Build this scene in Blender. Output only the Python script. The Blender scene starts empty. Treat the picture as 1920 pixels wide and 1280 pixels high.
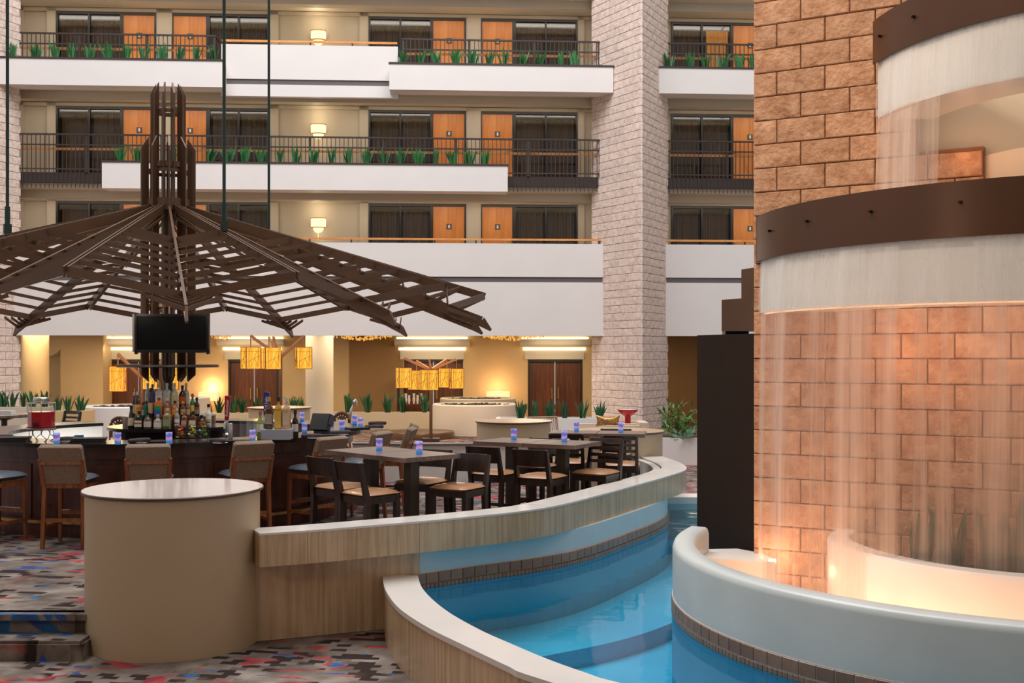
import bpy, bmesh, math, random
from mathutils import Vector, Matrix
random.seed(7)
PI = math.pi
R = math.radians
sc = bpy.context.scene
COL = sc.collection

# ------------------------------------------------------------------ camera, sky, big lights, exposure
F_PX, HORIZON, EYE = 2100.0, 668.0, 2.05
cam_data = bpy.data.cameras.new('camera')
cam_data.sensor_width = 36.0
cam_data.lens = 36.0 * F_PX / 1920.0
cam_data.shift_y = (HORIZON - 640.0) / 1920.0
cam_data.clip_end = 300
cam = bpy.data.objects.new('camera', cam_data)
cam.location = (0, 0, EYE)
cam.rotation_euler = (PI / 2, 0, 0)
COL.objects.link(cam)
sc.camera = cam

sc.view_settings.view_transform = 'Standard'
sc.view_settings.look = 'None'
sc.view_settings.gamma = 1.0
sc.view_settings.use_curve_mapping = False
sc.view_settings.exposure = 0.0
sc.cycles.max_bounces = 7
sc.cycles.diffuse_bounces = 3
sc.cycles.glossy_bounces = 3
sc.cycles.transmission_bounces = 4
sc.cycles.transparent_max_bounces = 12
sc.cycles.caustics_reflective = False
sc.cycles.caustics_refractive = False
sc.cycles.sample_clamp_indirect = 3.0
sc.cycles.use_denoising = True

def lin(c):
    return tuple(((v / 255) / 12.92 if v / 255 <= 0.04045 else ((v / 255 + 0.055) / 1.055) ** 2.4) for v in c)

world = bpy.data.worlds.new('atrium_daylight')
world.use_nodes = True
bg = world.node_tree.nodes['Background']
bg.inputs[0].default_value = (1.0, 0.965, 0.935, 1)
bg.inputs[1].default_value = 0.45
sc.world = world

def area(name, loc, rot, sx, sy, power, color=(1, 1, 1), spread=PI):
    d = bpy.data.lights.new(name, 'AREA')
    d.shape = 'RECTANGLE'; d.size = sx; d.size_y = sy
    d.energy = power; d.color = color; d.spread = spread
    o = bpy.data.objects.new(name, d)
    o.location = loc; o.rotation_euler = rot
    COL.objects.link(o)
    return o
def point(name, loc, power, color, radius=0.05):
    d = bpy.data.lights.new(name, 'POINT')
    d.energy = power; d.color = color; d.shadow_soft_size = radius
    o = bpy.data.objects.new(name, d); o.location = loc
    COL.objects.link(o)
    return o
WARM = (1.0, 0.66, 0.33)
PEACH = (1.0, 0.50, 0.27)
# glass roof of the atrium, high above the bar
area('skylight', (-3, 17, 22), (0, 0, 0), 22, 16, 7000, (0.96, 0.97, 1.0))

# warm fill lights added out of view, aimed at the stone pier of the fountain
for sx, sy in ((-0.6, 7.4), (0.4, 6.6), (1.2, 5.6)):
    sp = area('pier_fill', (sx, sy, 7.6), (0, 0, 0), 0.3, 0.3, 13, (1.0, 0.78, 0.58), R(80))
    d_ = Vector((2.9 - sx, 9.1 - sy, 2.6 - 7.6)); sp.rotation_euler = d_.to_track_quat('-Z', 'Y').to_euler()
# ------------------------------------------------------------------ materials
MATS = {}
def nodes_of(name):
    m = bpy.data.materials.new(name); m.use_nodes = True
    nt = m.node_tree
    return m, nt, nt.nodes, nt.links, nt.nodes['Principled BSDF']

def mat(name, rgb, rough=0.6, metal=0.0, var=0.0, scale=6.0, bump=0.0, bscale=40.0, spec=0.5, stretch=None, emit=None, estr=0.0, objvar=0.0):
    """plain procedural surface: base colour with noise variation, fine bump"""
    if name in MATS: return MATS[name]
    m, nt, N, L, P = nodes_of(name)
    c = lin(rgb)
    P.inputs['Base Color'].default_value = (*c, 1)
    P.inputs['Roughness'].default_value = rough
    P.inputs['Metallic'].default_value = metal
    P.inputs['Specular IOR Level'].default_value = spec
    tc = N.new('ShaderNodeTexCoord')
    src = tc.outputs['Object']
    if stretch:
        mp = N.new('ShaderNodeMapping'); mp.inputs['Scale'].default_value = stretch
        L.new(tc.outputs['Object'], mp.inputs['Vector']); src = mp.outputs['Vector']
    val = None
    if var > 0:
        n = N.new('ShaderNodeTexNoise'); n.inputs['Scale'].default_value = scale; n.inputs['Detail'].default_value = 4
        L.new(src, n.inputs['Vector'])
        r = N.new('ShaderNodeMapRange')
        r.inputs['From Min'].default_value = 0.3; r.inputs['From Max'].default_value = 0.7
        r.inputs['To Min'].default_value = 1 - var; r.inputs['To Max'].default_value = 1 + var
        L.new(n.outputs['Fac'], r.inputs['Value']); val = r.outputs['Result']
    if objvar > 0:
        oi = N.new('ShaderNodeObjectInfo')
        r2 = N.new('ShaderNodeMapRange'); r2.inputs['To Min'].default_value = 1 - objvar; r2.inputs['To Max'].default_value = 1 + objvar
        L.new(oi.outputs['Random'], r2.inputs['Value'])
        if val is None: val = r2.outputs['Result']
        else:
            mu = N.new('ShaderNodeMath'); mu.operation = 'MULTIPLY'
            L.new(val, mu.inputs[0]); L.new(r2.outputs['Result'], mu.inputs[1]); val = mu.outputs[0]
    if val is not None:
        vm = N.new('ShaderNodeVectorMath'); vm.operation = 'SCALE'
        vm.inputs[0].default_value = c
        L.new(val, vm.inputs['Scale']); L.new(vm.outputs['Vector'], P.inputs['Base Color'])
    if bump > 0:
        n2 = N.new('ShaderNodeTexNoise'); n2.inputs['Scale'].default_value = bscale; n2.inputs['Detail'].default_value = 6
        L.new(src, n2.inputs['Vector'])
        b = N.new('ShaderNodeBump'); b.inputs['Strength'].default_value = bump; b.inputs['Distance'].default_value = 0.02
        L.new(n2.outputs['Fac'], b.inputs['Height']); L.new(b.outputs['Normal'], P.inputs['Normal'])
    if emit:
        P.inputs['Emission Color'].default_value = (*lin(emit), 1)
        P.inputs['Emission Strength'].default_value = estr
    MATS[name] = m
    return m

def emis(name, rgb, strength):
    if name in MATS: return MATS[name]
    m, nt, N, L, P = nodes_of(name)
    N.remove(P)
    e = N.new('ShaderNodeEmission'); e.inputs[0].default_value = (*lin(rgb), 1); e.inputs[1].default_value = strength
    n = N.new('ShaderNodeTexNoise'); n.inputs['Scale'].default_value = 3
    L.new(e.outputs[0], N['Material Output'].inputs[0])
    MATS[name] = m
    return m

def wood(name, rgb, rgb2, rough=0.35, scale=(18, 18, 1.2), objvar=0.0):
    m, nt, N, L, P = nodes_of(name)
    tc = N.new('ShaderNodeTexCoord'); mp = N.new('ShaderNodeMapping'); mp.inputs['Scale'].default_value = scale
    n = N.new('ShaderNodeTexNoise'); n.inputs['Scale'].default_value = 1.5; n.inputs['Detail'].default_value = 5; n.inputs['Distortion'].default_value = 0.8
    cr = N.new('ShaderNodeValToRGB')
    cr.color_ramp.elements[0].position = 0.35; cr.color_ramp.elements[1].position = 0.68
    cr.color_ramp.elements[0].color = (*lin(rgb), 1); cr.color_ramp.elements[1].color = (*lin(rgb2), 1)
    L.new(tc.outputs['Object'], mp.inputs['Vector']); L.new(mp.outputs['Vector'], n.inputs['Vector'])
    L.new(n.outputs['Fac'], cr.inputs['Fac']); L.new(cr.outputs['Color'], P.inputs['Base Color'])
    P.inputs['Roughness'].default_value = rough
    MATS[name] = m
    return m

def glassy(name, tint, gloss_rough=0.03, ior=1.45, alpha_mix=None):
    """thin clear pane: tinted transparency plus fresnel reflection"""
    m, nt, N, L, P = nodes_of(name)
    N.remove(P)
    tr = N.new('ShaderNodeBsdfTransparent'); tr.inputs[0].default_value = (*tint, 1)
    gl = N.new('ShaderNodeBsdfGlossy'); gl.inputs['Roughness'].default_value = gloss_rough
    lw_ = N.new('ShaderNodeLayerWeight'); lw_.inputs['Blend'].default_value = 0.5
    pw = N.new('ShaderNodeMath'); pw.operation = 'POWER'; pw.inputs[1].default_value = 4.0
    fr = N.new('ShaderNodeMath'); fr.operation = 'MULTIPLY_ADD'; fr.inputs[1].default_value = 0.8; fr.inputs[2].default_value = ((ior - 1) / (ior + 1)) ** 2
    L.new(lw_.outputs['Facing'], pw.inputs[0]); L.new(pw.outputs[0], fr.inputs[0])
    mx = N.new('ShaderNodeMixShader')
    L.new(fr.outputs[0], mx.inputs[0]); L.new(tr.outputs[0], mx.inputs[1]); L.new(gl.outputs[0], mx.inputs[2])
    L.new(mx.outputs[0], N['Material Output'].inputs[0])
    MATS[name] = m
    return m

def stone_mat(name, c1, c2, c3, bump=0.8, objvar=0.10):
    m, nt, N, L, P = nodes_of(name)
    tc = N.new('ShaderNodeTexCoord'); oi = N.new('ShaderNodeObjectInfo')
    add = N.new('ShaderNodeVectorMath'); add.operation = 'ADD'
    L.new(tc.outputs['Object'], add.inputs[0])
    sc_ = N.new('ShaderNodeVectorMath'); sc_.operation = 'SCALE'; sc_.inputs[0].default_value = (37, 11, 23)
    L.new(oi.outputs['Random'], sc_.inputs['Scale']); L.new(sc_.outputs[0], add.inputs[1])
    n = N.new('ShaderNodeTexNoise'); n.inputs['Scale'].default_value = 9; n.inputs['Detail'].default_value = 7; n.inputs['Roughness'].default_value = 0.65
    L.new(add.outputs[0], n.inputs['Vector'])
    cr = N.new('ShaderNodeValToRGB')
    e = cr.color_ramp.elements
    e[0].position = 0.30; e[0].color = (*lin(c1), 1)
    e[1].position = 0.72; e[1].color = (*lin(c3), 1)
    k = e.new(0.5); k.color = (*lin(c2), 1)
    L.new(n.outputs['Fac'], cr.inputs['Fac'])
    r2 = N.new('ShaderNodeMapRange'); r2.inputs['To Min'].default_value = 1 - objvar; r2.inputs['To Max'].default_value = 1 + objvar
    L.new(oi.outputs['Random'], r2.inputs['Value'])
    vm = N.new('ShaderNodeVectorMath'); vm.operation = 'SCALE'
    L.new(cr.outputs['Color'], vm.inputs[0]); L.new(r2.outputs['Result'], vm.inputs['Scale'])
    L.new(vm.outputs['Vector'], P.inputs['Base Color'])
    n2 = N.new('ShaderNodeTexNoise'); n2.inputs['Scale'].default_value = 26; n2.inputs['Detail'].default_value = 8
    L.new(add.outputs[0], n2.inputs['Vector'])
    b = N.new('ShaderNodeBump'); b.inputs['Strength'].default_value = bump; b.inputs['Distance'].default_value = 0.03
    L.new(n2.outputs['Fac'], b.inputs['Height']); L.new(b.outputs['Normal'], P.inputs['Normal'])
    P.inputs['Roughness'].default_value = 0.85; P.inputs['Specular IOR Level'].default_value = 0.25
    MATS[name] = m
    return m

def travertine(name, c1, c2, rough=0.25):
    """vertical-grained cream stone"""
    m, nt, N, L, P = nodes_of(name)
    g = N.new('ShaderNodeNewGeometry'); mp = N.new('ShaderNodeMapping'); mp.inputs['Scale'].default_value = (26, 26, 1.2)
    n = N.new('ShaderNodeTexNoise'); n.inputs['Scale'].default_value = 1.0; n.inputs['Detail'].default_value = 6; n.inputs['Roughness'].default_value = 0.6
    L.new(g.outputs['Position'], mp.inputs['Vector']); L.new(mp.outputs['Vector'], n.inputs['Vector'])
    cr = N.new('ShaderNodeValToRGB')
    cr.color_ramp.elements[0].position = 0.33; cr.color_ramp.elements[0].color = (*lin(c1), 1)
    cr.color_ramp.elements[1].position = 0.62; cr.color_ramp.elements[1].color = (*lin(c2), 1)
    L.new(n.outputs['Fac'], cr.inputs['Fac'])
    n3 = N.new('ShaderNodeTexNoise'); n3.inputs['Scale'].default_value = 2.2; n3.inputs['Detail'].default_value = 3
    L.new(g.outputs['Position'], n3.inputs['Vector'])
    r = N.new('ShaderNodeMapRange'); r.inputs['From Min'].default_value = 0.3; r.inputs['From Max'].default_value = 0.7
    r.inputs['To Min'].default_value = 0.88; r.inputs['To Max'].default_value = 1.08
    L.new(n3.outputs['Fac'], r.inputs['Value'])
    vm = N.new('ShaderNodeVectorMath'); vm.operation = 'SCALE'
    L.new(cr.outputs['Color'], vm.inputs[0]); L.new(r.outputs['Result'], vm.inputs['Scale'])
    L.new(vm.outputs['Vector'], P.inputs['Base Color'])
    P.inputs['Roughness'].default_value = rough
    MATS[name] = m
    return m

def carpet_mat():
    m, nt, N, L, P = nodes_of('carpet')
    g = N.new('ShaderNodeNewGeometry')
    mp = N.new('ShaderNodeMapping'); mp.inputs['Rotation'].default_value = (0, 0, R(8))
    L.new(g.outputs['Position'], mp.inputs['Vector'])
    def noise(scale, detail, vec, dist=0.0):
        n = N.new('ShaderNodeTexNoise'); n.inputs['Scale'].default_value = scale; n.inputs['Detail'].default_value = detail
        n.inputs['Distortion'].default_value = dist
        L.new(vec, n.inputs['Vector']); return n.outputs['Fac']
    def ramp(fac, stops, interp='LINEAR'):
        cr = N.new('ShaderNodeValToRGB'); cr.color_ramp.interpolation = interp
        e = cr.color_ramp.elements
        e[0].position, e[0].color = stops[0][0], (*lin(stops[0][1]), 1)
        e[1].position, e[1].color = stops[-1][0], (*lin(stops[-1][1]), 1)
        for p, c in stops[1:-1]:
            k = e.new(p); k.color = (*lin(c), 1)
        L.new(fac, cr.inputs['Fac']); return cr.outputs['Color']
    def mix(f, a, b):
        mx = N.new('ShaderNodeMix'); mx.data_type = 'RGBA'
        L.new(f, mx.inputs[0]); L.new(a, mx.inputs[6]); L.new(b, mx.inputs[7]); return mx.outputs[2]
    def thr(fac, lo, hi):
        r = N.new('ShaderNodeMapRange'); r.inputs['From Min'].default_value = lo; r.inputs['From Max'].default_value = hi
        L.new(fac, r.inputs['Value']); return r.outputs['Result']
    def mul(a, b):
        q = N.new('ShaderNodeMath'); q.operation = 'MULTIPLY'; L.new(a, q.inputs[0]); L.new(b, q.inputs[1]); return q.outputs[0]
    v = mp.outputs['Vector']
    base = ramp(noise(3.0, 5, v), [(0.3, (88, 76, 68)), (0.52, (126, 113, 104)), (0.75, (166, 153, 142))])
    pile = noise(160, 2, v)
    # woven dashes: cells of a running-bond grid, dark where the cell is drawn
    br = N.new('ShaderNodeTexBrick')
    br.inputs['Color1'].default_value = (0, 0, 0, 1); br.inputs['Color2'].default_value = (1, 1, 1, 1); br.inputs['Mortar'].default_value = (0.5, 0.5, 0.5, 1)
    br.inputs['Scale'].default_value = 1.0; br.inputs['Mortar Size'].default_value = 0.0
    br.inputs['Brick Width'].default_value = 0.13; br.inputs['Row Height'].default_value = 0.07
    wob = N.new('ShaderNodeVectorMath'); wob.operation = 'ADD'
    nz = N.new('ShaderNodeTexNoise'); nz.inputs['Scale'].default_value = 5; L.new(v, nz.inputs['Vector'])
    s1 = N.new('ShaderNodeVectorMath'); s1.operation = 'SCALE'; s1.inputs['Scale'].default_value = 0.05; L.new(nz.outputs['Color'], s1.inputs[0])
    L.new(v, wob.inputs[0]); L.new(s1.outputs[0], wob.inputs[1]); L.new(wob.outputs[0], br.inputs['Vector'])
    dash = thr(br.outputs['Color'], 0.62, 0.70)
    zone = thr(noise(1.6, 2, v), 0.42, 0.50)
    dark = mul(dash, zone)
    dk = N.new('ShaderNodeRGB'); dk.outputs[0].default_value = (*lin((56, 45, 42)), 1)
    c = mix(dark, base, dk.outputs[0])
    mp2 = N.new('ShaderNodeMapping'); mp2.inputs['Scale'].default_value = (1.4, 3.4, 1); mp2.inputs['Rotation'].default_value = (0, 0, R(-12))
    L.new(g.outputs['Position'], mp2.inputs['Vector'])
    red = ramp(noise(6, 4, v), [(0.36, (140, 58, 66)), (0.55, (168, 74, 74)), (0.70, (196, 110, 74))])
    c = mix(thr(noise(1.15, 2, mp2.outputs['Vector'], 0.9), 0.592, 0.615), c, red)
    mp3 = N.new('ShaderNodeMapping'); mp3.inputs['Scale'].default_value = (1.3, 3.2, 1); mp3.inputs['Location'].default_value = (7, 3, 0)
    L.new(g.outputs['Position'], mp3.inputs['Vector'])
    blue = ramp(noise(5, 3, v), [(0.4, (72, 74, 130)), (0.6, (56, 104, 150))])
    c = mix(thr(noise(1.5, 2, mp3.outputs['Vector'], 0.8), 0.645, 0.66), c, blue)
    vm = N.new('ShaderNodeVectorMath'); vm.operation = 'SCALE'
    r = N.new('ShaderNodeMapRange'); r.inputs['From Min'].default_value = 0.3; r.inputs['From Max'].default_value = 0.7
    r.inputs['To Min'].default_value = 0.72; r.inputs['To Max'].default_value = 1.22
    L.new(pile, r.inputs['Value']); L.new(c, vm.inputs[0]); L.new(r.outputs['Result'], vm.inputs['Scale'])
    L.new(vm.outputs['Vector'], P.inputs['Base Color'])
    b = N.new('ShaderNodeBump'); b.inputs['Strength'].default_value = 0.5; b.inputs['Distance'].default_value = 0.01
    L.new(pile, b.inputs['Height']); L.new(b.outputs['Normal'], P.inputs['Normal'])
    P.inputs['Roughness'].default_value = 0.95; P.inputs['Specular IOR Level'].default_value = 0.1
    MATS['carpet'] = m
    return m

def falling_water(name, density, tint):
    """veil of falling water: vertical streaks of white water, clear between"""
    m, nt, N, L, P = nodes_of(name)
    N.remove(P)
    tc = N.new('ShaderNodeTexCoord'); mp = N.new('ShaderNodeMapping'); mp.inputs['Scale'].default_value = (5, 5, 0.10)
    L.new(tc.outputs['Object'], mp.inputs['Vector'])
    n = N.new('ShaderNodeTexNoise'); n.inputs['Scale'].default_value = 1.0; n.inputs['Detail'].default_value = 5; n.inputs['Roughness'].default_value = 0.62
    L.new(mp.outputs['Vector'], n.inputs['Vector'])
    r = N.new('ShaderNodeMapRange'); r.inputs['From Min'].default_value = 0.40; r.inputs['From Max'].default_value = 0.72
    r.inputs['To Min'].default_value = density[0]; r.inputs['To Max'].default_value = density[1]
    L.new(n.outputs['Fac'], r.inputs['Value'])
    tr = N.new('ShaderNodeBsdfTransparent')
    df = N.new('ShaderNodeBsdfDiffuse'); df.inputs[0].default_value = (*tint, 1)
    tl = N.new('ShaderNodeBsdfTranslucent'); tl.inputs[0].default_value = (*tint, 1)
    m1 = N.new('ShaderNodeMixShader'); m1.inputs[0].default_value = 0.5
    L.new(df.outputs[0], m1.inputs[1]); L.new(tl.outputs[0], m1.inputs[2])
    m2 = N.new('ShaderNodeMixShader')
    L.new(r.outputs['Result'], m2.inputs[0]); L.new(tr.outputs[0], m2.inputs[1]); L.new(m1.outputs[0], m2.inputs[2])
    L.new(m2.outputs[0], N['Material Output'].inputs[0])
    MATS[name] = m
    return m

# ------------------------------------------------------------------ mesh helpers
class MB:
    def __init__(s): s.v = []; s.f = []
    def _add(s, vs, fs):
        b = len(s.v); s.v += [tuple(p) for p in vs]; s.f += [tuple(i + b for i in f) for f in fs]
        return s
    def box(s, c, d, rz=0.0):
        x, y, z = d[0] / 2, d[1] / 2, d[2] / 2
        ca, sa = math.cos(rz), math.sin(rz)
        vs = []
        for k in ((-1, -1, -1), (1, -1, -1), (1, 1, -1), (-1, 1, -1), (-1, -1, 1), (1, -1, 1), (1, 1, 1), (-1, 1, 1)):
            a, b = k[0] * x, k[1] * y
            vs.append((c[0] + a * ca - b * sa, c[1] + a * sa + b * ca, c[2] + k[2] * z))
        return s._add(vs, [(0, 3, 2, 1), (4, 5, 6, 7), (0, 1, 5, 4), (1, 2, 6, 5), (2, 3, 7, 6), (3, 0, 4, 7)])
    def b2(s, x0, x1, y0, y1, z0, z1):
        return s.box(((x0 + x1) / 2, (y0 + y1) / 2, (z0 + z1) / 2), (abs(x1 - x0), abs(y1 - y0), abs(z1 - z0)))
    def bar(s, p, q, w, h, up=(0, 0, 1), w2=None, h2=None):
        p, q = Vector(p), Vector(q); d = (q - p).normalized(); up = Vector(up)
        if abs(d.dot(up)) > 0.98: up = Vector((0, 1, 0))
        sd = d.cross(up).normalized(); u = sd.cross(d).normalized()
        w2 = w if w2 is None else w2; h2 = h if h2 is None else h2
        vs = []
        for o, ww, hh in ((p, w, h), (q, w2, h2)):
            for a, b in ((-1, -1), (1, -1), (1, 1), (-1, 1)):
                vs.append(o + sd * a * ww / 2 + u * b * hh / 2)
        return s._add(vs, [(0, 1, 2, 3), (7, 6, 5, 4), (0, 4, 5, 1), (1, 5, 6, 2), (2, 6, 7, 3), (3, 7, 4, 0)])
    def lathe(s, prof, n=24, c=(0, 0, 0), cap=True):
        vs, fs = [], []
        for r, z in prof:
            for i in range(n):
                a = 2 * PI * i / n
                vs.append((c[0] + r * math.cos(a), c[1] + r * math.sin(a), c[2] + z))
        for j in range(len(prof) - 1):
            for i in range(n):
                k = (i + 1) % n
                fs.append((j * n + i, j * n + k, (j + 1) * n + k, (j + 1) * n + i))
        if cap:
            if prof[0][0] > 1e-4: fs.append(tuple(range(n - 1, -1, -1)))
            if prof[-1][0] > 1e-4: fs.append(tuple((len(prof) - 1) * n + i for i in range(n)))
        return s._add(vs, fs)
    def prism(s, poly, z0, z1):
        n = len(poly)
        vs = [(p[0], p[1], z0) for p in poly] + [(p[0], p[1], z1) for p in poly]
        fs = [tuple(range(n - 1, -1, -1)), tuple(range(n, 2 * n))]
        fs += [(i, (i + 1) % n, n + (i + 1) % n, n + i) for i in range(n)]
        return s._add(vs, fs)
    def arc(s, r0, r1, z0, z1, a0, a1, n=48, c=(0, 0)):
        full = abs(a1 - a0) > 2 * PI - 1e-3
        vs, fs = [], []
        m = n if full else n + 1
        for i in range(m):
            a = a0 + (a1 - a0) * i / n
            ca, sa = math.cos(a), math.sin(a)
            for r, z in ((r0, z0), (r1, z0), (r1, z1), (r0, z1)):
                vs.append((c[0] + r * ca, c[1] + r * sa, z))
        for i in range(n):
            k = (i + 1) % m
            for j in range(4):
                l = (j + 1) % 4
                fs.append((i * 4 + j, k * 4 + j, k * 4 + l, i * 4 + l))
        if not full:
            fs.append((0, 1, 2, 3)); fs.append(((m - 1) * 4 + 3, (m - 1) * 4 + 2, (m - 1) * 4 + 1, (m - 1) * 4))
        return s._add(vs, fs)
    def tube(s, pts, r, n=8):
        pts = [Vector(p) for p in pts]
        vs, fs = [], []
        for i, p in enumerate(pts):
            d = (pts[min(i + 1, len(pts) - 1)] - pts[max(i - 1, 0)]).normalized()
            up = Vector((0, 0, 1)) if abs(d.z) < 0.95 else Vector((1, 0, 0))
            a = d.cross(up).normalized(); b = a.cross(d).normalized()
            rr = r[i] if isinstance(r, (list, tuple)) else r
            for k in range(n):
                t = 2 * PI * k / n
                vs.append(p + a * math.cos(t) * rr + b * math.sin(t) * rr)
        for i in range(len(pts) - 1):
            for k in range(n):
                l = (k + 1) % n
                fs.append((i * n + k, i * n + l, (i + 1) * n + l, (i + 1) * n + k))
        fs.append(tuple(range(n - 1, -1, -1))); fs.append(tuple((len(pts) - 1) * n + k for k in range(n)))
        return s._add(vs, fs)
    def sphere(s, c, rx, ry, rz, n=12, m=8):
        prof = [(math.sin(PI * j / m), -math.cos(PI * j / m)) for j in range(m + 1)]
        vs, fs = [], []
        for r, z in prof:
            for i in range(n):
                a = 2 * PI * i / n
                vs.append((c[0] + rx * r * math.cos(a), c[1] + ry * r * math.sin(a), c[2] + rz * z))
        for j in range(m):
            for i in range(n):
                k = (i + 1) % n
                fs.append((j * n + i, j * n + k, (j + 1) * n + k, (j + 1) * n + i))
        return s._add(vs, fs)
    def cushion(s, c, d, n=6, puff=0.6):
        """pillow-like rounded slab"""
        x, y, z = d[0] / 2, d[1] / 2, d[2] / 2
        vs, fs = [], []
        k = 2 * n
        for sgn in (1, -1):
            for j in range(k + 1):
                for i in range(k + 1):
                    u, v = -1 + 2 * i / k, -1 + 2 * j / k
                    e = max(0.0, (1 - abs(u) ** 5) * (1 - abs(v) ** 5)) ** 0.4
                    top = z * (puff + (1 - puff) * (1 - u * u) * (1 - v * v)) * e
                    cu = 1 - 0.04 * abs(v) ** 6; cv = 1 - 0.04 * abs(u) ** 6
                    vs.append((c[0] + u * x * cu, c[1] + v * y * cv, c[2] + sgn * top))
        w = k + 1
        for q in (0, 1):
            for j in range(k):
                for i in range(k):
                    a = q * w * w + j * w + i
                    f = (a, a + 1, a + w + 1, a + w)
                    fs.append(f if q == 0 else f[::-1])
        return s._add(vs, fs)
    def build(s, name, m=None, parent=None, smooth=False, loc=None, rz=None, weld=False):
        me = bpy.data.meshes.new(name)
        me.from_pydata(s.v, [], s.f); me.update()
        bm = bmesh.new(); bm.from_mesh(me)
        if weld: bmesh.ops.remove_doubles(bm, verts=bm.verts, dist=1e-5)
        bmesh.ops.recalc_face_normals(bm, faces=bm.faces)
        if len(bm.faces) == 1 and list(bm.faces)[0].normal.z < 0: bmesh.ops.reverse_faces(bm, faces=bm.faces)
        bm.to_mesh(me); bm.free()
        if smooth:
            me.polygons.foreach_set('use_smooth', [True] * len(me.polygons))
            if smooth != 'all': me.set_sharp_from_angle(angle=R(38))
        o = bpy.data.objects.new(name, me)
        if m is not None: me.materials.append(MATS[m] if isinstance(m, str) else m)
        if loc is not None: o.location = loc
        if rz is not None: o.rotation_euler = (0, 0, rz)
        if parent is not None: o.parent = parent
        COL.objects.link(o)
        return o

def tag(o, label=None, cat=None, group=None, kind=None):
    if label: o['label'] = label
    if cat: o['category'] = cat
    if group: o['group'] = group
    if kind: o['kind'] = kind
    return o
def thing(name, label, cat, loc=(0, 0, 0), rz=0.0, group=None, kind=None):
    o = bpy.data.objects.new(name, None); o.empty_display_size = 0.1
    o.location = loc; o.rotation_euler = (0, 0, rz); COL.objects.link(o)
    return tag(o, label, cat, group, kind)
def struct(o, label=None):
    o['kind'] = 'structure'
    if label: o['label'] = label
    return o
KIDS = {}
def dup(src, loc, rz, label, group=None):
    """a copy of a thing with copies of its parts and sub-parts, sharing mesh data"""
    kids = {}
    for ob in COL.objects:
        if ob.parent: kids.setdefault(ob.parent.name, []).append(ob)
    def cp(o, parent):
        c = o.copy(); COL.objects.link(c)
        if parent: c.parent = parent
        for k in kids.get(o.name, []): cp(k, c)
        return c
    c = cp(src, None)
    c.location = loc; c.rotation_euler = (0, 0, rz)
    c['label'] = label
    if group: c['group'] = group
    return c
def inst(src, parent, loc, rz=0.0, name=None):
    o = bpy.data.objects.new(name or src.name.split('.')[0], src.data)
    o.parent = parent; o.location = loc; o.rotation_euler = (0, 0, rz)
    COL.objects.link(o); return o

def spline(pts, k=10):
    """Catmull-Rom through plan points"""
    P = [Vector((p[0], p[1])) for p in pts]
    P = [P[0] * 2 - P[1]] + P + [P[-1] * 2 - P[-2]]
    out = []
    for i in range(1, len(P) - 2):
        a, b, c, d = P[i - 1], P[i], P[i + 1], P[i + 2]
        for j in range(k):
            t = j / k
            out.append(0.5 * ((2 * b) + (c - a) * t + (2 * a - 5 * b + 4 * c - d) * t * t + (3 * b - a - 3 * c + d) * t ** 3))
    out.append(P[-2])
    return out
def normals(path):
    ns = []
    for i in range(len(path)):
        d = (path[min(i + 1, len(path) - 1)] - path[max(i - 1, 0)]).normalized()
        ns.append(Vector((-d.y, d.x)))
    return ns
def offset(path, w):
    return [p + n * w for p, n in zip(path, normals(path))]
def ribbon(mb, path, o0, o1, z0, z1):
    """wall following a plan path between two left-hand offsets"""
    a, b = offset(path, o0), offset(path, o1)
    n = len(path); vs, fs = [], []
    for i in range(n):
        vs += [(a[i].x, a[i].y, z0), (b[i].x, b[i].y, z0), (b[i].x, b[i].y, z1), (a[i].x, a[i].y, z1)]
    for i in range(n - 1):
        for j in range(4):
            l = (j + 1) % 4
            fs.append((i * 4 + j, (i + 1) * 4 + j, (i + 1) * 4 + l, i * 4 + l))
    fs += [(0, 1, 2, 3), ((n - 1) * 4 + 3, (n - 1) * 4 + 2, (n - 1) * 4 + 1, (n - 1) * 4)]
    mb._add(vs, fs)
    return mb
def resample(path, step):
    """points at equal arc length with tangent angle"""
    out, acc, nxt = [], 0.0, 0.0
    for i in range(len(path) - 1):
        a, b = path[i], path[i + 1]; l = (b - a).length
        while nxt <= acc + l + 1e-9:
            t = (nxt - acc) / l
            p = a + (b - a) * t; d = (b - a).normalized()
            out.append((p, math.atan2(d.y, d.x))); nxt += step
        acc += l
    return out
ORD = ['first', 'second', 'third', 'fourth', 'fifth', 'sixth', 'seventh', 'eighth', 'ninth', 'tenth', 'eleventh', 'twelfth', 'thirteenth', 'fourteenth', 'fifteenth', 'sixteenth', 'seventeenth', 'eighteenth', 'nineteenth', 'twentieth', 'twenty-first', 'twenty-second', 'twenty-third']

def at(px, Y): return (px - 960.0) / F_PX * Y            # world x of a picture column at a given depth
def zat(py, Y): return EYE + (HORIZON - py) / F_PX * Y     # world z of a picture row at a given depth
# ------------------------------------------------------------------ materials used
mat('white_paint', (224, 216, 211), 0.55, var=0.02, scale=1.2)
mat('cream_paint', (206, 192, 170), 0.6, var=0.03, scale=1.0)
mat('beige_paint', (186, 172, 152), 0.6, var=0.03, scale=1.0)
mat('ochre_paint', (206, 174, 126), 0.6, var=0.05, scale=0.8)
mat('brown_paint', (150, 112, 66), 0.65, var=0.05, scale=0.8)
mat('grey_trim', (96, 88, 88), 0.5, var=0.04)
mat('dark_metal', (66, 54, 50), 0.45, metal=0.3, var=0.06)
mat('bronze_metal', (100, 72, 53), 0.34, metal=0.35, var=0.07, scale=3)
mat('ring_metal', (86, 56, 38), 0.30, metal=0.30, var=0.10, scale=1.5)
mat('black_frame', (34, 28, 25), 0.4, var=0.05)
wood('orange_wood', (196, 118, 54), (216, 140, 74), 0.4, (5, 5, 0.6))
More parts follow.
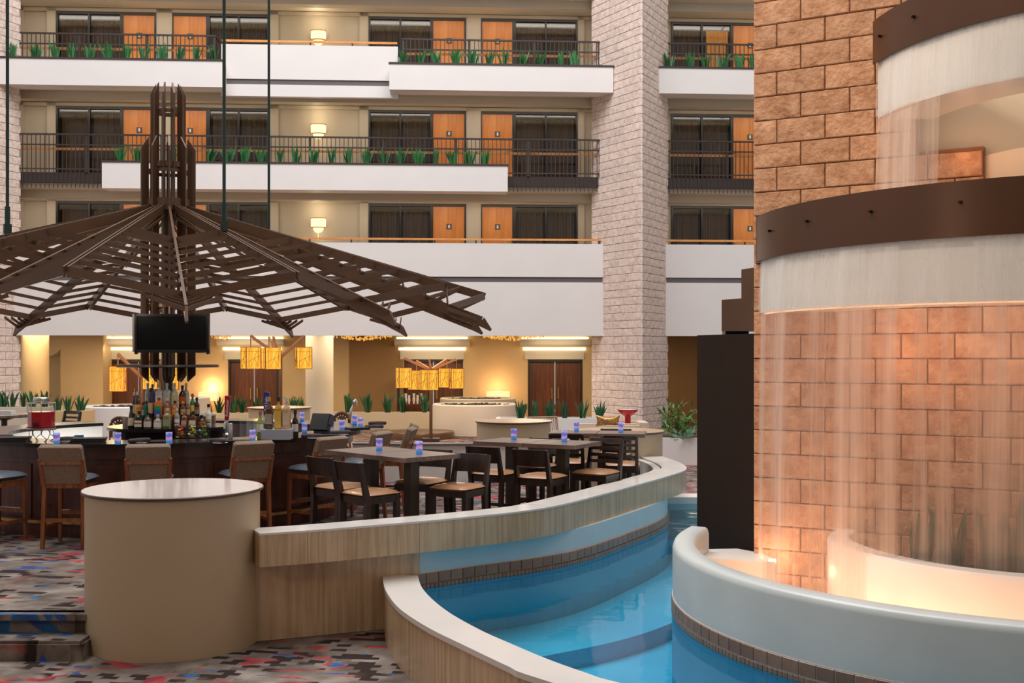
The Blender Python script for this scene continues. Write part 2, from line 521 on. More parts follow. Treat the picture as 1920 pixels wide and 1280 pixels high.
wood('rail_wood', (214, 140, 76), (232, 164, 100), 0.3, (2, 2, 2))
wood('dark_door_wood', (84, 44, 24), (120, 68, 38), 0.4, (9, 9, 0.5))
glassy('window_glass', (0.66, 0.63, 0.60), 0.02, 1.42)
mat('curtain', (178, 162, 144), 0.9, var=0.12, scale=3, stretch=(14, 14, 0.4))
mat('curtain_lit', (236, 196, 124), 0.9, var=0.3, scale=3, stretch=(14, 14, 0.4), emit=(240, 180, 96), estr=0.40)
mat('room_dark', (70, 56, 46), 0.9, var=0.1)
mat('plate_grey', (84, 78, 74), 0.4, var=0.05)
mat('plate_mark', (226, 222, 214), 0.5, var=0.03)
mat('leaf_green', (48, 104, 56), 0.45, var=0.35, scale=22, objvar=0.25)
mat('leaf_dark', (44, 88, 54), 0.45, var=0.35, scale=18, objvar=0.2)
mat('leaf_pale', (150, 190, 160), 0.5, var=0.3, scale=14)
mat('gravel', (150, 146, 140), 0.9, var=0.4, scale=60)
mat('pebble_dark', (52, 44, 42), 0.7, var=0.4, scale=40, objvar=0.3)
emis('cove_glow', (255, 240, 190), 3.2)
emis('sconce_glow', (255, 226, 170), 1.7)
mat('brass', (190, 150, 90), 0.3, metal=0.7, var=0.05)
stone_mat('pale_stone', (190, 166, 154), (218, 196, 183), (234, 214, 202), 0.5, 0.06)
stone_mat('rust_stone', (172, 122, 92), (202, 154, 120), (222, 180, 148), 0.8, 0.09)
mat('mortar_pale', (166, 146, 134), 0.9, var=0.1)
mat('mortar_rust', (150, 106, 78), 0.9, var=0.1)
carpet_mat()
travertine('travertine', (176, 146, 112), (206, 178, 144))
mat('coping_white', (222, 214, 206), 0.16, var=0.03, scale=3, stretch=(1, 1, 6))

# unseen slab and wall added round the viewpoint to darken the foreground
o_ = MB().b2(-16, 6.0, -7, 3.2, 4.3, 4.6).build('ceiling', 'beige_paint'); struct(o_, 'unseen slab added over the viewpoint to shade the foreground')
o_ = MB().b2(-16, 6.0, -7.3, -7, -0.3, 4.6).build('wall_shade', 'brown_paint'); struct(o_, 'unseen brown wall added behind the viewpoint for shade')
area('near_fill', (-5.2, 2.3, 4.28), (R(12), R(-8), 0), 1.2, 1.2, 95, (1.0, 0.78, 0.54))  # warm fill light added out of view above the foreground
# ------------------------------------------------------------------ gallery facade frame
TH = R(3.34); FC, FS = math.cos(TH), math.sin(TH); FOX, FOY = -1.67, 31.8
def FU(px, d):
    k = (px - 960.0) / F_PX
    return (k * (FOY - d * FC) - FOX - d * FS) / (FC - k * FS)
def FP(u, d, z=0.0): return (FOX + u * FC + d * FS, FOY + u * FS - d * FC, z)
class FB(MB):
    """boxes in facade coordinates (u along, d towards the atrium, z up) about a base point"""
    def __init__(s, u0=0, d0=0, z0=0): super().__init__(); s.o = (u0, d0, z0)
    def fb(s, u0, u1, d0, d1, z0, z1):
        return s.b2(u0 - s.o[0], u1 - s.o[0], -(d0 - s.o[1]), -(d1 - s.o[1]), z0 - s.o[2], z1 - s.o[2])
    def put(s, name, m, parent=None, smooth=False):
        if parent is None: return s.build(name, m, None, smooth, FP(s.o[0], s.o[1], s.o[2]), TH)
        return s.build(name, m, parent, smooth)
def fthing(name, label, cat, u, d, z, group=None, kind=None):
    return thing(name, label, cat, FP(u, d, z), TH, group, kind)

FL = [4.24, 6.88, 9.52, 12.16]
GAL = ['lower gallery', 'middle gallery', 'top gallery']
UNITS = [('R', 105, 293, 229), ('L', 323, 505, 390), ('R', 691, 874, 810), ('L', 902, 1083, 964), ('R', 1259, 1440, 1373)]
uL, uR = FU(-90, 0), FU(1560, 0)

# walls between the room fronts, lintels and gallery slabs
nwin = 0
for fi, f in enumerate(FL[:3]):
    top = FL[fi + 1] - 0.40
    segs = [(-90, 105), (293, 323), (505, 691), (874, 902), (1083, 1259), (1440, 1560)]
    w = FB(uL, 0, f)
    for a, b in segs:
        ua, ub = FU(a, 0), FU(b, 0)
        if (a, b) == (505, 691):
            w.fb(ua, FU(522, 0), -0.3, 0, f, top); w.fb(FU(674, 0), ub, -0.3, 0, f, top); w.fb(FU(522, 0), FU(674, 0), -0.3, -0.07, f, top)
        elif a == -90:
            w.fb(ua, FU(44, 0), -0.3, 0, f, top); w.fb(FU(44, 0), FU(88, 0), -0.3, -0.1, f, top); w.fb(FU(88, 0), ub, -0.3, 0, f, top)
        elif a == 1083:
            w.fb(ua, FU(1096, 0), -0.3, 0, f, top); w.fb(FU(1096, 0), ub, -0.3, -0.05, f, top)
        else: w.fb(ua, ub, -0.3, 0, f, top)
    w.fb(uL, uR, -0.3, 0, f + 2.14, top)
    struct(w.put('wall_back', 'beige_paint'), 'beige back wall of the %s with room fronts let into it' % GAL[fi])
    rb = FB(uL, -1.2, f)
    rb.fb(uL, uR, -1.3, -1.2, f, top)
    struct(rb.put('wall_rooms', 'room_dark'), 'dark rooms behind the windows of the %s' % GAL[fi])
    for ui, (side, a, b, c) in enumerate(UNITS):
        ua, ub, uc = FU(a, 0), FU(b, 0), FU(c, 0)
        g0, g1, d0, d1 = (ua, uc, uc, ub) if side == 'R' else (uc, ub, ua, uc)
        nwin += 1
        win = fthing('window_%d' % nwin, 'dark framed sliding window on the %s, %s room front from the left' % (GAL[fi], ORD[ui]), None, (g0 + g1) / 2, 0, f, kind='structure')
        o = (( g0 + g1) / 2, 0, f)
        fr = FB(*o); t = 0.055
        gm = (g0 + g1) / 2
        fr.fb(g0, g1, -0.10, 0.02, f + 2.06, f + 2.14); fr.fb(g0, g1, -0.10, 0.02, f, f + 0.07)
        fr.fb(g0, g0 + t, -0.10, 0.02, f + 0.07, f + 2.06); fr.fb(g1 - t, g1, -0.10, 0.02, f + 0.07, f + 2.06); fr.fb(gm - t / 2, gm + t / 2, -0.10, 0.02, f + 0.07, f + 2.06)
        fr.put('window_frame', 'black_frame', win)
        for k, (p0, p1) in enumerate(((g0 + t, gm - t / 2), (gm + t / 2, g1 - t))):
            pn = FB(*o); pn.fb(p0, p1, -0.06, -0.045, f + 0.07, f + 2.06); pn.put('pane', 'window_glass', win)
            lit = (fi == 2 and ui == 4 and k == 1)
            cu = MB(); n = 40; x0, x1 = p0 + 0.03 - o[0], p1 - 0.03 - o[0]
            if lit: x0 += 0.1
            vs = []
            ph = random.random() * 6
            for i in range(n + 1):
                x = x0 + (x1 - x0) * i / n
                y = 0.20 + 0.035 * math.sin(i * 1.45 + ph) + 0.02 * math.sin(i * 0.6 + ph)
                vs += [(x, y, 0.08), (x, y * 1.0, 1.95)]
            cu._add(vs, [(2 * i, 2 * i + 2, 2 * i + 3, 2 * i + 1) for i in range(n)])
            c_ = cu.build('curtain', 'curtain_lit' if lit else 'curtain', win, True)
            if lit: c_['label'] = 'amber curtain lit from inside'
        dr = fthing('door_%d' % nwin, 'orange wood room door on the %s, %s room front from the left' % (GAL[fi], ORD[ui]), None, (d0 + d1) / 2, 0, f, kind='structure')
        o = ((d0 + d1) / 2, 0, f)
        jb = FB(*o); jb.fb(d0, d1, -0.10, 0.02, f + 2.06, f + 2.14)
        jb.fb(d0, d0 + 0.03, -0.1, 0.02, f, f + 2.06); jb.fb(d1 - 0.05, d1, -0.1, 0.02, f, f + 2.06)
        jb.put('door_frame', 'black_frame', dr)
        lf = FB(*o); lf.fb(d0 + 0.03, d1 - 0.05, -0.06, -0.015, f + 0.01, f + 2.06); lf.put('door_leaf', 'orange_wood', dr)
        dm = (d0 + d1) / 2
        pl = FB(*o); pl.fb(dm - 0.075, dm + 0.075, -0.015, 0.0, f + 1.42, f + 1.57); pp = pl.put('number_plate', 'plate_grey', dr)
        pk = FB(*o); pk.fb(dm - 0.022, dm + 0.022, 0.0, 0.004, f + 1.45, f + 1.54); pk.put('number_mark', 'plate_mark', pp)
        hx = d0 + 0.09 if side == 'R' else d1 - 0.11
        hd = FB(*o); hd.fb(hx - 0.015, hx + 0.015, -0.015, 0.012, f + 0.95, f + 1.10); hd.fb(hx - 0.015, hx + 0.10 * (1 if side == 'R' else -1), 0.012, 0.03, f + 1.02, f + 1.045); hd.put('door_handle', 'brass', dr)
for fi, f in enumerate(FL):
    s_ = FB(uL, 0, f)
    s_.fb(uL, uR, -0.3, 1.70, f - 0.385, f)
    s_.fb(uL, uR, 1.0, 1.3, f - 0.60, f - 0.385)
    if fi == 0: s_ = FB(uL, 0, f); s_.fb(uL, uR, -0.3, 1.9, f - 0.385, f)
    struct(s_.put('ceiling', 'cream_paint'), 'cream gallery slab and downstand beam above the %s' % (['ground floor', 'lower gallery', 'middle gallery', 'top gallery'][fi]))

# ------------------------------------------------------------------ railings, parapets, planter boxes
def railing(px0, px1, f, label, deep, rail_px=None):
    d = 1.85
    u0, u1 = FU(px0, d), FU(px1, d)
    t = fthing('railing', label, 'railing', (u0 + u1) / 2, d, f)
    o = ((u0 + u1) / 2, d, f)
    a = FB(*o); a.fb(u0, u1, d - 0.03, d + 0.03, f + 0.97, f + 1.01); a.put('top_rail', 'dark_metal', t)
    a = FB(*o); a.fb(u0, u1, d - 0.02, d + 0.02, f + 0.70, f + 0.735); a.put('middle_rail', 'dark_metal', t)
    a = FB(*o); a.fb(u0, u1, d - 0.02, d + 0.02, f + 0.07, f + 0.10); a.put('bottom_rail', 'dark_metal', t)
    a = FB(*o); n = int((u1 - u0) / 0.112); zb = f - 0.42 if deep else f
    for i in range(n + 1):
        u = u0 + (u1 - u0) * i / n
        a.fb(u - 0.009, u + 0.009, d + 0.005, d + 0.023, zb, f + 0.97)
    a.put('picket', 'dark_metal', t)['kind'] = 'stuff'
    m = max(1, round((u1 - u0) / 1.9))
    for i in range(m + 1):
        u = u0 + 0.03 + (u1 - u0 - 0.06) * i / m
        a = FB(*o); a.fb(u - 0.03, u + 0.03, d - 0.05, d + 0.01, f, f + 0.97); a.put('post', 'dark_metal', t)
    for uu in (u0, u1):   # return of the railing to the wall side
        a = FB(*o); a.fb(uu - 0.02, uu + 0.02, d - 0.5, d, f + 0.97, f + 1.01); a.fb(uu - 0.02, uu + 0.02, d - 0.5, d, f + 0.07, f + 0.10)
        for q in range(5): a.fb(uu - 0.009, uu + 0.009, d - 0.1 * q - 0.018, d - 0.1 * q, f, f + 0.97)
        a.put('return_rail', 'dark_metal', t)
    a = FB(*o); a.fb(u0 + 0.05, u1 - 0.05, d - 0.14, d - 0.10, f + 0.60, f + 0.66); x = a.put('wood_handrail', 'rail_wood', t); x['label'] = 'light orange wooden inner handrail'
    if deep:
        a = FB(*o); a.fb(u0, u1, d - 0.12, d - 0.03, f - 0.27, f + 0.0); a.put('edge_channel', 'dark_metal', t)
    return t
PLANTS = []
def planter(px0, px1, f, label, plants, where):
    d1 = 2.45
    u0, u1 = FU(px0, d1), FU(px1, d1)
    t = fthing('planter_box', label, 'planter', (u0 + u1) / 2, d1, f - 0.5)
    o = ((u0 + u1) / 2, d1, f - 0.5)
    a = FB(*o); a.fb(u0, u1, d1 - 0.06, d1, f - 0.5, f + 0.17); a.fb(u0, u1, 1.92, d1 - 0.06, f - 0.5, f - 0.40); a.fb(u0, u1, 1.92, 1.98, f - 0.4, f + 0.17)
    a.fb(u0, u0 + 0.06, 1.98, d1 - 0.06, f - 0.4, f + 0.17); a.fb(u1 - 0.06, u1, 1.98, d1 - 0.06, f - 0.4, f + 0.17)
    a.put('box', 'white_paint', t)
    a = FB(*o); a.fb(u0 - 0.02, u1 + 0.02, d1 - 0.08, d1 + 0.02, f + 0.17, f + 0.215); a.put('rim', 'dark_metal', t)
    a = FB(*o); a.fb(u0 + 0.06, u1 - 0.06, 1.98, d1 - 0.06, f + 0.10, f + 0.20); a.put('gravel', 'gravel', t)['kind'] = 'stuff'
    for i, px in enumerate(plants):
        PLANTS.append((FP(FU(px, 2.2), 2.2, f + 0.20), 0.50, 0.20, 'snake plant in the %s, %s from the left' % (where, ORD[i]), 'snake plants in the gallery planters', 'leaf_green'))
def parapet(px0, px1, f, ztop, band, zbot, label, rail):
    d = 2.02
    u0, u1 = FU(px0, d), FU(px1, d)
    t = fthing('parapet', label, 'parapet', (u0 + u1) / 2, d, zbot)
    o = ((u0 + u1) / 2, d, zbot)
    a = FB(*o); a.fb(u0, u1, d - 0.16, d, band[0], ztop); a.put('upper_panel', 'white_paint', t)
    a = FB(*o); a.fb(u0, u1, d - 0.16, d - 0.005, zbot, band[1]); a.put('lower_panel', 'white_paint', t)
    a = FB(*o); a.fb(u0, u1, d - 0.14, d - 0.03, band[1], band[0]); a.put('recessed_band', 'grey_trim', t)
    a = FB(*o); a.fb(u0, u1 - 0.02, d - 0.13, d - 0.07, ztop + 0.09, ztop + 0.14); h = a.put('wood_handrail', 'rail_wood', t)
    n = max(2, int((u1 - u0) / 1.05))
    for i in range(n + 1):
        u = u0 + 0.1 + (u1 - u0 - 0.2) * i / n
        b = FB(*o); b.fb(u - 0.02, u + 0.02, d - 0.11, d - 0.09, ztop, ztop + 0.09); b.put('bracket', 'dark_metal', h)
    return t
A_, B_, C_ = FL[:3]
parapet(11, 1131, A_, A_ + 0.82, (A_ - 0.07, A_ - 0.21), 2.60, 'long white parapet with grey recessed band and wood handrail above the ground floor', 1)
parapet(1241, 1480, A_, A_ + 0.82, (A_ - 0.07, A_ - 0.21), 2.60, 'white parapet with grey band and wood handrail just right of the tall stone pillar', 1)
parapet(415, 746, C_, C_ + 0.74, (C_ - 0.17, C_ - 0.31), C_ - 0.62, 'white parapet with grey band on the top gallery between the two planted boxes', 1)
railing(18, 1127, B_, 'long dark metal picket railing of the middle gallery', True)
railing(1247, 1480, B_, 'dark metal picket railing on the middle gallery right of the stone pillar', True)
railing(18, 404, C_, 'dark metal railing on the top gallery at the left end', False)
railing(754, 1126, C_, 'dark metal railing on the top gallery left of the stone pillar', False)
railing(1247, 1480, C_, 'dark metal railing on the top gallery right of the stone pillar', False)
planter(-10, 418, C_, 'white planter box of the top gallery at the left end', [25, 68, 104, 136, 167, 204, 236, 270, 303, 339, 368, 404], 'left planter box of the top gallery')
planter(730, 1150, C_, 'white planter box of the top gallery left of the stone pillar', [755, 788, 820, 854, 887, 916, 946, 982, 1012, 1049, 1078], 'top gallery planter left of the stone pillar')
planter(1231, 1480, C_, 'white planter box of the top gallery right of the stone pillar', [1255, 1295, 1324, 1355, 1387, 1411], 'top gallery planter right of the stone pillar')
planter(191, 952, B_, 'long white planter box hung on the middle gallery railing', [226, 259, 322, 356, 392, 428, 459, 490, 525, 555, 588, 622, 655, 688, 720, 751, 785, 817, 849, 880, 909], 'middle gallery planter')

# recessed lights under the gallery slabs
for f in FL[:3]:
    for px in (75, 200, 330, 440, 700, 800, 940, 1060, 1320, 1450):
        q_ = FP(FU(px, 0.85), 0.85, f + 2.245)
        area('gallery_downlight', q_, (0, 0, TH), 1.9, 0.28, 13, (1.0, 0.94, 0.84))
# wall lamps
for fi, f in enumerate(FL[:3]):
    u = FU(597, 0)
    t = fthing('wall_sconce', 'glowing half-drum wall sconce on the %s wall' % GAL[fi], 'wall lamp', u, 0, f + 1.45)
    a = MB(); n = 14
    vs, fs = [], []
    for i in range(n + 1):
        an = PI * i / n
        vs += [(-0.21 * math.cos(an), -0.13 * math.sin(an), 0.0), (-0.21 * math.cos(an), -0.13 * math.sin(an), 0.245)]
    a._add(vs, [(2 * i, 2 * i + 2, 2 * i + 3, 2 * i + 1) for i in range(n)])
    a.build('shade', 'sconce_glow', t, 'all')
    a = MB(); vs = []
    m = 6
    for j in range(m + 1):
        r = math.cos(PI / 2 * j / m)
        for i in range(n + 1):
            an = PI * i / n
            vs.append((-0.15 * r * math.cos(an), -0.11 * r * math.sin(an), -0.02 - 0.14 * math.sin(PI / 2 * j / m)))
    a._add(vs, [(j * (n + 1) + i, j * (n + 1) + i + 1, (j + 1) * (n + 1) + i + 1, (j + 1) * (n + 1) + i) for j in range(m) for i in range(n)])
    a.build('bowl', 'sconce_glow', t, 'all')
    a = MB()
    for z in (-0.008, 0.250):
        for i in range(n):
            a0, a1 = PI * i / n, PI * (i + 1) / n
            a.bar((-0.216 * math.cos(a0), -0.137 * math.sin(a0), z), (-0.216 * math.cos(a1), -0.137 * math.sin(a1), z), 0.016, 0.026)
    a.b2(-0.27, 0.27, -0.02, 0, 0.03, 0.045); a.b2(-0.012, 0.012, -0.03, -0.005, -0.55, -0.16)
    a.build('bracket', 'brass', t)
    p = FP(u, 0.34, f + 1.95); point('sconce_light', p, 8, (1.0, 0.84, 0.58), 0.1)
    p = FP(u, 0.30, f + 1.22); point('sconce_light', p, 4, (1.0, 0.84, 0.58), 0.1)

# ------------------------------------------------------------------ stone pillars
def brick_mesh(name, w, h, dep, m, seed, rough=0.012):
    rnd = random.Random(seed)
    nx, nz, ch = 4, 2, 0.007
    vs, fs = [], []
    xs = [ch + (w - 2 * ch) * i / nx for i in range(nx + 1)]; zs = [ch + (h - 2 * ch) * j / nz for j in range(nz + 1)]
    for j in range(nz + 1):
        for i in range(nx + 1):
            edge = i in (0, nx) or j in (0, nz)
            vs.append((xs[i], -dep + (rnd.uniform(0, rough) if not edge else rnd.uniform(0.004, 0.004 + rough * 0.6)), zs[j]))
    W = nx + 1
    fs = [(j * W + i, j * W + i + 1, (j + 1) * W + i + 1, (j + 1) * W + i) for j in range(nz) for i in range(nx)]
    ring = [i for i in range(W)] + [j * W + nx for j in range(1, nz + 1)] + [nz * W + i for i in range(nx - 1, -1, -1)] + [j * W for j in range(nz - 1, 0, -1)]
    b = len(vs)
    for i in ring:
        x, _, z = vs[i]
        ox = 0 if x < w * 0.02 + ch + 1e-6 else (w if x > w - ch - 1e-6 else x)
        oz = 0 if z < ch + 1e-6 else (h if z > h - ch - 1e-6 else z)
        vs.append((ox, -dep + 0.016, oz))
    b2 = len(vs)
    for k in range(len(ring)): vs.append((vs[b + k][0], 0.02, vs[b + k][2]))
    n = len(ring)
    for k in range(n):
        l = (k + 1) % n
        fs.append((ring[l], ring[k], b + k, b + l)); fs.append((b + l, b + k, b2 + k, b2 + l))
    me = bpy.data.meshes.new(name); me.from_pydata(vs, [], fs); me.update()
    bm = bmesh.new(); bm.from_mesh(me); bmesh.ops.recalc_face_normals(bm, faces=bm.faces); bm.to_mesh(me); bm.free()
    me.polygons.foreach_set('use_smooth', [True] * len(me.polygons)); me.set_sharp_from_angle(angle=R(30))
    me.materials.append(MATS[m])
    return me
BW, BH, JT = 0.4064, 0.2032, 0.008
BCACHE = {}
def brick_face(root, origin, ang, length, z0, rows, m, stuff=False, dep=0.03, clip=None, phase=0, s_min=-9, rough=0.012):
    """running-bond block face; origin is the left end as seen from outside"""
    joined = MB() if stuff else None
    ca, sa = math.cos(ang), math.sin(ang)
    for r in range(rows):
        s = -BW if (r + phase) % 2 else -BW / 2
        z = z0 + r * BH
        while s < length - 0.02:
            a, b = max(s, 0.0), min(s + BW, length)
            if clip: a, b = clip(a, b, z)
            if b - a > 0.05 and b > s_min:
                w = round(b - a - JT, 3)
                key = (w, m, dep, random.randrange(3), rough)
                if key not in BCACHE: BCACHE[key] = brick_mesh('brick', w, BH - JT, dep, m, int(w * 1000) * 5 + key[3] * 17, rough)
                me = BCACHE[key]
                x, y = origin[0] + (a + JT / 2) * ca, origin[1] + (a + JT / 2) * sa
                if stuff:
                    joined._add([(x + v.co.x * ca - v.co.y * sa, y + v.co.x * sa + v.co.y * ca, z + JT / 2 + v.co.z) for v in me.vertices], [tuple(p.vertices) for p in me.polygons])
                else:
                    o = bpy.data.objects.new('brick', me); o.parent = root
                    o.location = (x, y, z + JT / 2); o.rotation_euler = (0, 0, ang); COL.objects.link(o)
            s += BW
    if stuff:
        o = joined.build('brick', m, root); o['kind'] = 'stuff'
PNEAR, PLEFT, PRIGHT = Vector((3.315, 28.65)), Vector((2.18, 30.5)), Vector((4.21, 30.3))
def pillar(off, label, left_face, smin):
    near, lf, rt = PNEAR + off, PLEFT + off, PRIGHT + off
    root = thing('pillar', label, None, (near.x, near.y, -0.3), 0, kind='structure')
    O = Vector((near.x, near.y))
    core = MB().prism([tuple(near - O + Vector((0, .012))), tuple(rt - O), tuple(rt - O + Vector((-0.95, 1.5))), tuple(lf - O + Vector((0.1, 1.2))), tuple(lf - O)], 0, 12.9)
    core.build('mortar_core', 'mortar_pale', root)
    d = near - lf; d2 = rt - near
    z0 = -0.066 + 0.3 - BH
    if left_face:
        an = math.atan2(d.y, d.x)
        brick_face(root, tuple(lf - O), an, d.length - 0.01, z0, 4, 'pale_stone', stuff=True)
        brick_face(root, tuple(lf - O), an, d.length - 0.01, z0 + 4 * BH, 49, 'pale_stone')
        brick_face(root, tuple(lf - O), an, d.length - 0.01, z0 + 53 * BH, 10, 'pale_stone', stuff=True, phase=1)
        brick_face(root, tuple(near - O), math.atan2(d2.y, d2.x), d2.length, z0, 63, 'pale_stone', stuff=True, phase=1)
    else:
        brick_face(root, tuple(near - O), math.atan2(d2.y, d2.x), d2.length, z0 + 4 * BH, 58, 'pale_stone', s_min=smin, phase=1)
pillar(Vector((0, 0)), 'tall wedge-shaped pillar of pale stone blocks between the gallery bays', True, 0)
pillar(Vector((-17.07, -1.0)), 'pale stone block pillar at the far left edge', False, 0.55)
# ------------------------------------------------------------------ ground floor hall behind the pillars
DG = -7.7
gL, gR = FU(-160, DG), FU(1640, DG)
LOW = -0.30
a = FB(gL, 0, 2.78); a.fb(gL, gR, DG - 0.3, 1.9, 2.78, 3.2)
struct(a.put('ceiling', 'cream_paint'), 'cream ceiling of the ground floor hall')
a = FB(gL, DG, LOW)
for x0, x1 in ((-160, 205), (310, 428), (523, 757), (868, 990), (1092, 1640)): a.fb(FU(x0, DG), FU(x1, DG), DG - 0.3, DG, LOW, 2.80)
a.fb(gL, gR, DG - 0.3, DG - 0.02, 1.93, 2.8)
struct(a.put('wall_back', 'ochre_paint'), 'ochre back wall of the ground floor hall')
a = FB(gL, DG, LOW); a.fb(FU(655, DG), FU(757, DG), DG, DG + 0.03, LOW, 2.79); a.fb(FU(1236, DG), FU(1560, DG), DG, DG + 0.03, LOW, 2.79)
struct(a.put('wall_panel', 'brown_paint'), 'dark tan wall panels of the ground floor hall')
for i, (x0, x1) in enumerate(((205, 310), (428, 523), (757, 868), (990, 1092))):
    u0, u1 = FU(x0, DG), FU(x1, DG)
    dr = fthing('door_%d' % (20 + i), 'dark wood double door of the ground floor hall, %s from the left' % ORD[i], None, (u0 + u1) / 2, DG, LOW, kind='structure')
    o = ((u0 + u1) / 2, DG, LOW); um = (u0 + u1) / 2
    q = FB(*o); q.fb(u0, u0 + 0.06, DG - 0.25, DG + 0.02, LOW, 1.92); q.fb(u1 - 0.06, u1, DG - 0.25, DG + 0.02, LOW, 1.92); q.fb(u0, u1, DG - 0.25, DG + 0.02, 1.86, 1.94); q.put('door_frame', 'black_frame', dr)
    for k, (p, r_) in enumerate(((u0 + 0.06, um - 0.015), (um + 0.015, u1 - 0.06))):
        q = FB(*o); q.fb(p, r_, DG - 0.16, DG - 0.11, LOW, 1.86); lf = q.put('door_leaf', 'dark_door_wood', dr)
        hx = r_ - 0.10 if k == 0 else p + 0.10
        q = FB(*o); q.fb(hx - 0.02, hx + 0.02, DG - 0.11, DG - 0.05, 0.55, 0.95); q.put('door_handle', 'brass', lf)
    # glowing coves over the door
    u0, u1 = FU(x0 - 12, DG), FU(x1 + 8, DG)
    cv = fthing('cove_light', 'cream cove with glowing strips over the %s double door of the hall' % ORD[i], 'cove light', um, DG, 1.95)
    o = (um, DG, 1.95)
    q = FB(*o); q.fb(u0 + 0.05, u1 - 0.05, DG - 0.01, DG + 0.10, 2.27, 2.36); q.put('lower_strip', 'cove_glow', cv)
    q = FB(*o); q.fb(u0, u1, DG - 0.01, DG + 0.55, 2.66, 2.72); q.put('upper_strip', 'cove_glow', cv)
    q = FB(*o)
    prof = [(0.0, 2.39), (0.30, 2.39), (0.42, 2.42), (0.52, 2.49), (0.57, 2.58), (0.58, 2.65), (0.0, 2.65)]
    vs = []
    for u in (u0 - 0.08, u1 + 0.08): vs += [(u - o[0], -d_, z_ - o[2]) for d_, z_ in prof]
    n = len(prof); q._add(vs, [tuple(range(n)), tuple(range(2 * n - 1, n - 1, -1))] + [(k, (k + 1) % n, n + (k + 1) % n, n + k) for k in range(n)])
    q.put('curved_cove', 'cream_paint', cv, True)
    q = FB(*o); q.fb(u0 + 0.1, u1 - 0.1, DG, DG + 0.07, 1.95, 2.25); q.put('header', 'cream_paint', cv)
    p = FP(um, DG + 0.5, 2.30)
    area('cove_area', (p[0], p[1] - 0.5, 2.35), (R(62), 0, TH), 1.6, 0.2, 8, (1.0, 0.86, 0.60))
# round column and far-left half-round pier with niche
cp = FP(FU(599, 0.3), 0.3)
t = MB(); t.lathe([(0.385, 0), (0.385, 3.1)], 40); o = t.build('column', 'cream_paint', None, True, (cp[0], cp[1], LOW)); struct(o, 'round cream column of the ground floor hall')
cp = FP(FU(66, -5.0), -5.0)
t = MB(); t.lathe([(0.42, 0), (0.42, 3.1)], 40); o = t.build('column', 'ochre_paint', None, True, (cp[0], cp[1], LOW)); struct(o, 'ochre half-round pier at the far left of the hall')
u0, u1 = FU(86, DG), FU(132, DG)
nb = FB(u0, DG + 1.0, LOW)
nb.fb(u1, FU(210, DG), DG, DG + 1.0, LOW, 2.79)
n = 16; c_u, rr = u0, (u1 - u0)
vs = []
for i in range(n + 1):
    an = PI / 2 * i / n
    for d_ in (DG, DG + 1.0): vs.append((c_u + rr * math.sin(an) - u0, -(d_ - (DG + 1.0)), 2.05 + 0.35 * math.cos(an) * -1 + 0.30 - LOW))
for i in range(n + 1):
    an = PI / 2 * i / n
    for d_ in (DG, DG + 1.0): vs.append((c_u + rr * math.sin(an) - u0, -(d_ - (DG + 1.0)), 2.79 - LOW))
m = 2 * (n + 1)
fs = []
for i in range(n):
    fs += [(2 * i, 2 * i + 2, 2 * i + 3, 2 * i + 1), (2 * i + 1, 2 * i + 3, m + 2 * i + 3, m + 2 * i + 1)]
nb._add(vs, fs)
struct(nb.put('wall_niche', 'ochre_paint'), 'ochre wall with a curved-top niche at the far left of the hall')
# warm fill lights added under the hall ceiling
for px, pw, dd in ((60, 70, -4), (200, 60, -4), (360, 60, -4), (520, 60, -4), (690, 50, -4), (850, 75, -4), (1000, 55, -4), (1150, 45, -4), (1320, 30, -4), (100, 75, -0.8), (330, 65, 0.4), (545, 55, 0.6), (655, 55, 0.6), (830, 80, 0.4), (1000, 60, 0.4)):
    p = FP(FU(px, dd), dd)
    area('hall_fill', (p[0], p[1], 2.74), (0, 0, 0), 1.2, 2.2, pw, (1.0, 0.83, 0.60))

# beaded gold ceiling fixtures
for i, (x0, x1, d_) in enumerate(((398, 432, -1.5), (626, 735, -1.5), (905, 1020, -1.5))):
    mat('gold_bead', (236, 190, 110), 0.25, metal=0.6, var=0.1, emit=(255, 190, 90), estr=0.55)
    u0, u1 = FU(x0, d_), FU(x1, d_)
    t = fthing('ceiling_fixture', 'gold beaded ceiling fixture under the hall ceiling, %s from the left' % ORD[i], 'ceiling light', (u0 + u1) / 2, d_, 2.50)
    q = MB(); w = u1 - u0; rnd = random.Random(i)
    for k in range(int(95 * w)):
        x = rnd.uniform(-w / 2, w / 2); y = rnd.uniform(-0.6, 0.6); z = rnd.uniform(0.02, 0.16) + 0.10 * (2 * abs(x) / w)
        q.sphere((x, y, z), 0.022, 0.022, 0.03, 5, 4)
    q.build('beads', 'gold_bead', t)['kind'] = 'stuff'
    q = MB().b2(-w / 2, w / 2, -0.65, 0.65, 0.255, 0.28); q.build('mounting_plate', 'brass', t)

